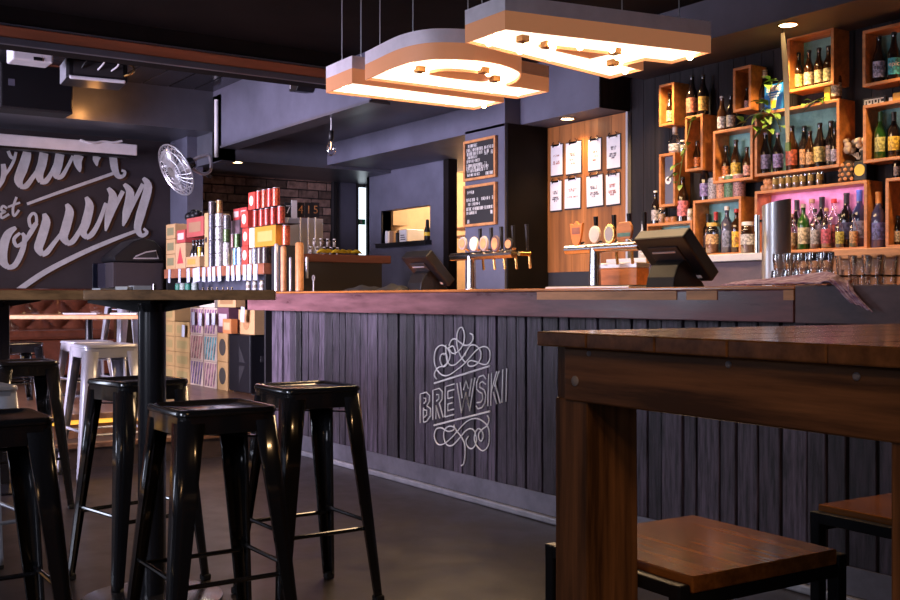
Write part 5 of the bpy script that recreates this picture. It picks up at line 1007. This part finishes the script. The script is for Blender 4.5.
def can(loc, h, r, col, label, group, top=(.6, .6, .6)):
    if 'c' not in CP:
        rr = local(thing('beer_can', 'x', 'can')); MB().lathe([(.36, 0), (.44, .03), (.44, .93), (.38, .97)], n=18).build('can_body', 'can_print', rr, smooth=True); MB().lathe([(.38, .968), (.39, .99), (.36, .99), (.34, .975)], n=18).build('lid', 'steel', rr, smooth=True); CP['c'] = rr; o = rr
    else: o = copy_tree(CP['c'])
    o.location = loc; o.scale = (r / .44, r / .44, h); o['label'] = label; o['group'] = group; o.rotation_euler = (0, 0, R.random() * 6)
    for c in o.children: c.color = (*col, 1)
    return o
def rx(px, Y=YR + .06): return pp(px, Y=Y).x
def canrow(pxs, zbase, h, r, cols, words, group, Y=YR + .06):
    for i, px in enumerate(pxs): can((rx(px, Y), Y, zbase + .0005), h, r, cols[i % len(cols)], f'{words[0]}, {ORD[i]} along {words[1]}', group)
TI = ('bottom', 'second', 'third', 'fourth', 'top')
for k in range(5): can((rx(212), YR + .06, za + k * .1135 + .0005), .113, .033, ((.10,.10,.14) if k < 4 else (.12,.10,.10)), f'navy and silver can, {TI[k]} one of the tall can column', 'cans stacked on the retail shelf')
for k in range(4): can((rx(219.5), YR + .06, za + k * .1135 + .0005), .113, .037, (.72,.71,.70), f'white spotted can, {TI[k]} one of the column beside the navy cans', 'cans stacked on the retail shelf')
for i, px in enumerate((219.5, 223.3)): can((rx(px) + (.02 * i), YR + .06 + .05 * i, za + 4 * .1135 + .0005) if not i else (rx(px) + .035, YR + .075, za + 4 * .1135 - .0), .113, .026, (.45,.24,.08), f'golden brown can, {ORD[i]} on top of the white spotted cans', 'cans stacked on the retail shelf') if not i else None
for k, (c, h) in enumerate(((((.74,.72,.70)), .20), ((.10,.16,.05), .113), ((.12,.12,.12), .113))): can((rx(227), YR + .06, za + (0, .2005, .314)[k] + .0005), h, .034, c, ('tall white can beside the yellow one', 'green and black can on the tall white can', 'dark can on top of the green one')[k], 'cans stacked on the retail shelf')
can((rx(231), YR + .10, za + .0005), .135, .028, (.70,.50,.03), 'yellow can between white and blue cans', 'cans stacked on the retail shelf')
canrow((236, 240.2), za, .145, .027, ((.16,.36,.58), (.62,.68,.74)), ('tall blue and white can', 'the bottom tier of the retail shelf'), 'cans stacked on the retail shelf')
canrow((233.5, 237.5), za + .146, .115, .027, ((.12,.05,.04), (.10,.20,.06)), ('dark patterned can', 'the second tier of the retail shelf'), 'cans stacked on the retail shelf'); 
canrow((251.5, 255.5, 260.5, 265.5), za, .125, .030, ((.66,.56,.40), (.30,.32,.36), (.13,.09,.08), (.10,.08,.07)), ('can with a dark or cream print', 'the bottom tier near the bar end'), 'dark cans on the retail shelf')
canrow((278, 284), za + .135, .125, .032, ((.58,.06,.03),), ('red can', 'the tier beside the orange carton'), 'red cans on the retail shelf', YR + .1) if 0 else None
def carton(px0, px1, zb, h, col, label, pcol=None, Y=YR + .02, d=.20, x=None, print_='stripe', group=None):
    a, b = (pp(px0, Y=Y).x, pp(px1, Y=Y).x) if x is None else x; o = thing('carton', label, 'carton', ((a+b)/2, Y, zb), group=group); m = MB().box(a + .0015, b - .0015, Y, Y + d, zb + .0005, zb + h - .001).build('box', 'carton', o, bevel=.004); m.color = (*col, 1)
    if pcol:
        w = b - a
        if print_ == 'stripe': mb = MB().box(a + w * .15, b - w * .15, Y - .0015, Y, zb + h * .25, zb + h * .75)
        elif print_ == 'diag':
            mb = MB()
            for k in range(5): u = k * .2; mb.hexa([(a + w * max(.03, u - .1), Y - .0015, zb + h * .06), (a + w * (u + .02), Y - .0015, zb + h * .06), (a + w * (u + .02), Y, zb + h * .06), (a + w * max(.03, u - .1), Y, zb + h * .06), (a + w * min(.97, u + .1), Y - .0015, zb + h * .94), (a + w * min(.99, u + .22), Y - .0015, zb + h * .94), (a + w * min(.99, u + .22), Y, zb + h * .94), (a + w * min(.97, u + .1), Y, zb + h * .94)])
        elif print_ == 'round': mb = MB().disc(((a+b)/2, Y - .0005, zb + h * .5), min(w, h) * .32, (0, -1, 0), 20, .0015)
        else: mb = MB().prism([(a + w * .2, zb + h * .2), (b - w * .2, zb + h * .2), ((a+b)/2, zb + h * .85)], Y - .0015, Y, 'y')
        pr = mb.build('printed_panel', 'carton' if print_ != 'diag' else 'print', o); pr.color = (*pcol, 1)
    return o
KF, KD = (.52, .32, .15), (.36, .21, .09)
for k in range(3): carton(166, 175, za + k * .142, .141, KF, f'kraft carton with a green print, {TI[k] if k < 2 else "top"} one at the end of the retail shelf', (.22, .20, .10), group='cartons on the retail shelf')
carton(175.3, 185.3, za, .235, (.54, .34, .18), 'kraft carton with a red house print on the retail shelf', (.50, .05, .06), print_='tri'); carton(176.5, 185, za + .236, .12, (.46, .06, .06), 'red and white carton on top of the red printed one', (.62, .55, .52)); carton(186.5, 203.3, za + .275, .175, (.42, .08, .07), 'wide red carton lying on the bottle carrier', (.34, .18, .10))
a, b = rx(186, YR + .02), rx(199.5, YR + .02); o = thing('bottle_carrier', 'open kraft carrier of dark bottles on the retail shelf', 'carrier', ((a + b) / 2, YR + .1, za))
m = MB(); m.box(a, b, YR + .02, YR + .026, za, za + .10); m.box(a, b, YR + .214, YR + .22, za, za + .10); m.box(a, a + .006, YR + .026, YR + .214, za, za + .10); m.box(b - .006, b, YR + .026, YR + .214, za, za + .10); m.box(a, b, YR + .02, YR + .22, za, za + .008)
m = m.build('tray', 'carton', o); m.color = (*KF, 1); m = MB().box(a + .04, b - .1, YR + .0185, YR + .02, za + .03, za + .08).build('printed_panel', 'carton', o); m.color = (.5, .3, .06, 1)
for k in range(2):
    for i in range(4): bottle('beer', (a + .045 + i * (b - a - .09) / 3, YR + .075 + k * .09, za + .0085), .245, DRK, (.6,.58,.56), BK, f'dark bottle, {ORD[i]} in the {("front","back")[k]} row of the kraft carrier', 'bottle_glass', 'bottles in the kraft carrier', .95)
carton(204.3, 207.9, za, .47, (.56, .36, .16), 'tall narrow kraft divider between cartons and can columns', (.04, .03, .03), print_='round')
can((rx(201.3), YR + .05, za + .0005), .19, .026, (.70,.46,.04), 'tall yellow labelled can beside the kraft divider', 'cans stacked on the retail shelf')
p = pp(190, 222, Y=YR + .1); bg = MB(); 
for dx, dy, dz, r_ in ((0, 0, .03, .05), (.07, .02, .035, .05), (-.07, .02, .028, .045), (.12, .03, .05, .04), (.02, .03, .07, .035)): bg.ball((p.x + dx, YR + .1 + dy, za + .45 + dz), r_, 6, .8)
tag(bg.build('black_bag', 'black_plastic', smooth=True), 'crumpled black bag lying on the wide red carton', 'bag')
RDc, GR = (.60, .05, .03), 'red cans on the retail shelf'
for k, (px0, px1, zk, hk) in enumerate(((241.5, 247.8, 0, .148), (242.2, 248.2, .149, .15), (240.8, 247.4, .30, .13), (248.2, 254.6, .431, .14))): carton(px0, px1, za + zk, hk, RDc, ('bottom', 'second', 'third', 'topmost')[k] + ' red carton with a white round print beside the red cans', (.70,.66,.58), d=.12, print_='round', group='red cartons with round prints')
carton(254.6, 275.5, za + .128, .16, (.56, .24, .015), 'orange carton with faint lettering in the middle of the red cans', (.62, .36, .10), d=.12); carton(249, 254.3, za + .128, .16, (.66, .58, .44), 'cream carton pressed against the orange one', (.72,.66,.58), d=.12)
sh = MB().box(rx(247), rx(289.5), YR + .01, YR + .15, za + .288, za + .291).build('plank', 'black_matte'); tag(sh, 'thin dark board carrying the upper red cans', 'board')
canrow((250.4, 256.3, 262.5, 267.8, 274, 281), za + .2915, .136, .031, (RDc, (.45,.05,.03)), ('red can', 'the lower of two red can tiers'), GR)
sh = MB().box(rx(255), rx(281), YR + .01, YR + .15, za + .4285, za + .4305).build('plank', 'black_matte'); tag(sh, 'thin dark board carrying the topmost red cans', 'board')
canrow((259.5, 265, 270.5, 276), za + .431, .145, .031, (RDc, (.62,.09,.04)), ('red can', 'the topmost red can tier'), GR)
x2 = pp(288, Y=YR + .06).x
rk = MB().box(rx(277.5, YR + .1), rx(290, YR + .1), YR + .05, YR + .15, ZC, za + .128).build('riser_block', 'black_matte'); tag(rk, 'black block on the bar end carrying two red cans', 'block')
canrow((280, 286), za + .129, .155, .031, (RDc, (.66,.12,.05)), ('red can', 'the block beside the orange carton'), GR, YR + .09)
for i, (px, py) in enumerate(((236, 211), (243, 211.5))): p = pp(px, Y=YR + .26); carton(px - 3, px + 3.6, za + .40 - .0, .10, (.48, .04, .04), f'small red carton behind the red cans, {ORD[i]} of two', (.62,.5,.46), Y=YR + .2, d=.1)
rb2 = MB().box(rx(231, YR+.2), rx(248, YR+.2), YR + .2, YR + .31, za, za + .399).build('grey_riser', 'fascia_grey'); tag(rb2, 'grey riser at the back of the retail shelf under the small red cartons', 'riser')
# jars on the lower board
for i, px in enumerate((173.5, 178.5, 183, 188.5, 195)): bottle('can', (rx(px, YR + .1), YR + .1, 1.1455), .085, (.4,.4,.4), (.05, .30, .20) if i % 2 else (.45,.55,.48), BK, f'green and white tin, {ORD[i]} along the lower retail board', 'steel', 'green tins on the lower retail board', 1.35)
for i, px in enumerate((248.5, 255, 262)): bottle('jar', (rx(px, YR + .1), YR + .1, 1.1455), .085, WH, (.45,.36,.26), (.5,.4,.2), f'little pale jar, {ORD[i]} of three on the lower retail board', 'bottle_glass', 'pale jars on the lower retail board', 1.0)
for i, px in enumerate((203, 208, 212, 217, 223, 228, 232)): bottle('jar', (rx(px, YR + .1), YR + .1, 1.1455), .036, BRN, (.3,.2,.1), GO, f'tiny gold capped jar, {ORD[i]} along the lower retail board', 'bottle_glass', 'tiny gold capped jars', 1.0)

# cartons stacked on the raised floor under the shelf
def stack(px0, px1, zb, h, col, pcol, label, pr, Y=YR + .0): carton(px0, px1, zb, h, col, label, pcol, Y=Y, d=.25, print_=pr, group='cartons stacked under the retail shelf')
yk = (.12, .125, .13, .135)
for c, (a, b) in enumerate(((160, 174.5), (175, 189.5))):
    zz0 = ZP
    for k in range(5 if c == 0 else 4): stack(a, b, zz0, .138, (.44, .27, .10), (.34, .25, .09), f'plain kraft carton with a green print, {TI[k] if k < 4 else "top"} one of the stack {("behind the table post", "beside the patterned cartons")[c]}', 'stripe'); zz0 += .1385
for c, (a, b) in enumerate(((190.2, 203), (203.6, 216.8))):
    for k, (h, pc) in enumerate(((.225, ((.16,.09,.20), (.34,.16,.20))[c]), (.225, ((.40,.16,.14), (.10,.34,.36))[c]), (.235, ((.34,.15,.30), (.30,.14,.26))[c]))): stack(a, b, ZP + (0, .2255, .451)[k], h, (.55,.42,.32), pc, f'carton with a {(("dark purple","brown red","pinkish"),("maroon","teal","purple"))[c][k]} slanted print, {("bottom","middle","top")[k]} of the {("first","second")[c]} patterned stack', 'diag')
for k in range(2): stack(217.4, 227.6, ZP + k * .24, .239, (.52,.31,.12), (.06,.05,.04), f'kraft carton with a round black print, {("lower","upper")[k]} one beside the black speaker', 'round')
stack(217.4, 228.5, ZP + .4805, .21, (.14, .05, .08), (.5,.45,.45), 'dark purple carton with white marks on the kraft cartons', 'stripe'); carton(222.5, 231, ZP + .4805, .12, (.55,.20,.06), 'small orange carton in front of the dark purple one', (.6,.4,.2), Y=YR - .06, d=.058, group='cartons stacked under the retail shelf')
stack(199.5, 214.5, ZP + .6865, .116, (.55,.50,.42), (.4,.36,.3), 'pale carton on top of the patterned cartons', 'stripe'); stack(217.5, 235.5, ZP + .692, .111, (.48,.29,.13), (.3,.16,.06), 'kraft carton on top of the dark purple carton', 'stripe')
for i, (px, yt, yb) in enumerate(((193, 312, 325), (200.5, 313, 326), (207.5, 313, 325), (213.5, 313, 325), (183.5, 325, 337), (243, 307, 322))):
    A, B = pp(px, yt, Y=YR - .03), pp(px, yb, Y=YR - .03); T = Matrix.Translation(A) @ Matrix.Rotation(R.uniform(-.2, .2), 4, 'Y'); o = MB().box(-.035, .035, -.002, 0, B.z - A.z, 0, T).build('price_card', 'card_blue'); tag(o, f'pale price card hanging over the stacked cartons, {ORD[i]} of six', 'price card', 'price cards on the cartons')
# floor speaker with a carton on it
x0, x1 = pp(228.5, Y=YR).x, pp(250, Y=YR).x; zt = pp(228.5, 333.5, Y=YR).z
sp_ = thing('floor_speaker', 'black floor loudspeaker standing between the cartons and the bar end', 'loudspeaker', ((x0+x1)/2, YR + .17, ZP)); MB().box(x0, x1, YR, YR + .38, ZP + .012, zt).build('cabinet', 'black_plastic', sp_, bevel=.012)
xm = x0 + (x1 - x0) * .62; zm = (ZP + zt) / 2
MB().prism([(xm - .05, zm + .015), (xm + .07, zm + .015), (xm - .05, zm + .16)], YR - .002, YR + .004, 'y').build('horn_recess', 'black_matte', sp_); MB().prism([(xm - .05, zm - .015), (xm + .07, zm - .015), (xm - .05, zm - .16)], YR - .002, YR + .004, 'y').build('horn_recess', 'black_matte', sp_)
MB().box(x1 - .002, x1 + .004, YR + .09, YR + .30, zm + .02, zm + .07).build('carry_handle', 'black_matte', sp_, bevel=.004); MB().box(x1 - .002, x1 + .003, YR + .17, YR + .22, ZP + .12, ZP + .17).build('badge', 'grey_metal', sp_)
for sx in (x0 + .04, x1 - .04):
    for sy in (YR + .05, YR + .33): MB().lathe([(.018, 0), (.02, .013)], (sx, sy, ZP), 10).build('rubber_foot', 'rubber', sp_)
carton(0, 0, zt, .20, (.50, .30, .13), 'kraft carton with a brown round print standing on the black floor speaker', (.36, .18, .07), Y=YR + .02, d=.32, x=(pp(236, Y=YR).x, pp(252, Y=YR).x), print_='round')
m = bpy.data.objects[-1] if 0 else None

# ------------------------------------------------------------------ booth, low table, desk and things on the tables
XB = -10.5; yR = pp(103, X=-10.2).y; bo = thing('tufted_booth', 'brown buttoned leather booth along the lettered wall', 'booth seat', (-10.2, 1.4, ZP))
MB().box(-10.47, -9.72, .3, yR, ZP + .08, ZP + .40).build('seat_base', 'leather', bo, bevel=.02); MB().box(-10.3, -9.70, .3, yR - .08, ZP + .40, ZP + .49).build('seat_cushion', 'leather', bo, bevel=.03)
vs = []; ny, nz = 150, 26; zb0, zb1 = ZP + .46, ZP + .78
for i in range(ny + 1):
    for j in range(nz + 1):
        y = .3 + (yR - .1 - .3) * i / ny; u = j / nz; d = .16; a_, b_ = y / d, u * 2.0
        s1_, s2_ = abs(math.sin(math.pi * (a_ + b_) / 2)), abs(math.sin(math.pi * (a_ - b_) / 2)); dep = .055 * (s1_ * s2_) ** .55
        vs.append((-10.34 + dep + .02 * (1 - u), y, zb0 + (zb1 - zb0) * u))
MB().add(vs, [(i*(nz+1)+j, (i+1)*(nz+1)+j, (i+1)*(nz+1)+j+1, i*(nz+1)+j+1) for i in range(ny) for j in range(nz)]).build('tufted_back', 'leather', bo, smooth=True)
MB().box(-10.47, -10.30, .3, yR, ZP + .78, ZP + .86).build('top_roll', 'leather', bo, bevel=.03); MB().box(-10.47, -9.75, yR - .10, yR, ZP + .08, ZP + .80).build('end_panel', 'leather', bo, bevel=.03); MB().box(-10.47, -10.33, .3, yR, ZP + .40, ZP + .8).build('back_frame', 'black_matte', bo)
tc = cw(-2.85, 8.3, ZP); t = thing('low_table', 'thin orange brown timber table on a slim post, on the raised floor', 'table', tuple(tc)); zT = pp(75, 314.6, X=tc.x).z
T = Matrix.Translation((tc.x, tc.y, 0)) @ Matrix.Rotation(math.radians(55), 4, 'Z')
MB().box(-.62, .52, -.33, .33, zT - .03, zT, T).build('tabletop', 'frame_wood', t, bevel=.003); p = cw((89 - 450) / 1060 * 8.5, 8.5, ZP); MB().lathe([(.22, 0), (.22, .012), (.028, .02), (.028, zT - .03 - ZP)], (p.x, p.y, ZP), 20).build('post', 'dark_steel_frame', t, smooth=True)
for i, (u, v, rz, lab) in enumerate(((-.05, 0, .4, 'first'), (.33, .05, -.3, 'second'))): o = MB().box(-.12, .12, -.09, .09, zT + .001, zT + .012, T @ Matrix.Translation((u, v, 0)) @ Matrix.Rotation(rz, 4, 'Z')).build('menu', 'paper'); tag(o, f'pale menu lying on the thin timber table, {lab} of two', 'menu', 'menus on the low table')
# desk with wedge monitor
dk = thing('equipment_desk', 'plain dark cabinet standing against the lettered wall below the wedge speaker', 'cabinet', (-10.2, 3.2, ZP)); yd0, yd1 = yR + .02, pp(163.5, X=-9.95).y; zd = pp(130, 262.5, X=-9.95).z
MB().box(-10.45, -9.95, yd0, yd1, ZP, zd).build('cabinet', 'wall_mural', dk, bevel=.006); MB().box(-9.952, -9.945, yd0 + .02, yd1 - .02, ZP + .1, zd - .04).build('front_panel', 'wall_mural', dk); MB().tube([(-9.94, yd1 - .1, zd - .2), (-9.94, yd1 - .1, zd - .32)], .008, 6).build('handle', 'black_metal', dk)
P = [(114, 261), (114, 257), (122, 250), (134, 241), (144, 238), (155, 241), (162, 249), (164, 262), (118, 262.4)]; prf = [(pp(a, b, X=-9.98).y, pp(a, b, X=-9.98).z) for a, b in P]; zm = min(v for u, v in prf); prf = [(u, zd + .001 + (v - zm)) for u, v in prf]
mo = thing('wedge_monitor', 'black wedge shaped stage speaker lying on the dark cabinet', 'loudspeaker', (-10.2, sum(u for u, v in prf) / len(prf), zd)); MB().prism(prf, -10.4, -9.98, 'x').build('cabinet', 'black_plastic', mo, bevel=.012)
gp = [(pp(a, b, X=-9.975).y, pp(a, b, X=-9.975).z + .0) for a, b in ((133, 259), (136, 255.5), (146, 251.5), (156, 250), (159, 259))]; MB().prism(gp, -9.985, -9.974, 'x').build('side_recess', 'grey_metal', mo); gp2 = [(u + .01, v + .012) for u, v in gp[:1]] + [(u, v - .012) for u, v in gp[2:4]] + [(gp[4][0] - .02, gp[4][1] + .012)]; MB().prism(gp2, -9.976, -9.970, 'x').build('recess_shadow_panel', 'black_matte', mo)
# items on the round-post table
p = cw((99 - 450) / 1060 * 3.7, 3.7); zT = 1.117; e3 = Matrix.Translation((p.x, p.y, zT)) @ Matrix.Rotation(rzT + .5, 4, 'Z'); zt = HC + (298 - 263) * 3.7 / 1060
o = thing('menu_holder', 'clear acrylic menu holder standing on the high table with papers', 'menu holder', tuple(e3.translation)); MB().box(-.022, .022, -.002, .002, 0, zt - zT, e3).build('clear_sheet', 'acrylic', o); MB().box(-.022, .022, -.02, .02, 0, .003, e3).build('foot', 'acrylic', o); MB().box(-.0215, -.004, .003, .004, .003, zt - zT - .004, e3).build('insert_card', 'wall_blue', o)
for i, (px, d, w_, dpt, mt, rz) in enumerate(((104, 3.62, .05, .03, 'white_plastic', .3), (117, 3.66, .06, .03, 'black_matte', -.2), (128, 3.63, .05, .035, 'paper', .6), (140, 3.64, .06, .03, 'white_plastic', 0))):
    p = cw((px - 450) / 1060 * d, d); o = MB().box(-w_ / 2, w_ / 2, -dpt, dpt, zT + .0008, zT + .006 + .003 * i, Matrix.Translation((p.x, p.y, 0)) @ Matrix.Rotation(rz, 4, 'Z')).build('leaflet', mt); tag(o, ('pale leaflet lying by the clear menu holder', 'dark folded leaflet on the high table', 'white leaflet lying on the high table', 'pale leaflet lying on the high table furthest from the menu holder')[i], 'leaflet')
o = MB().box(-.06, .06, -.04, .04, 1.0353, 1.041, MWt @ Matrix.Translation((.62, .25, 0))).build('coaster', 'paper', bevel=.002); tag(o, 'pale coaster lying on the heavy timber table', 'coaster')
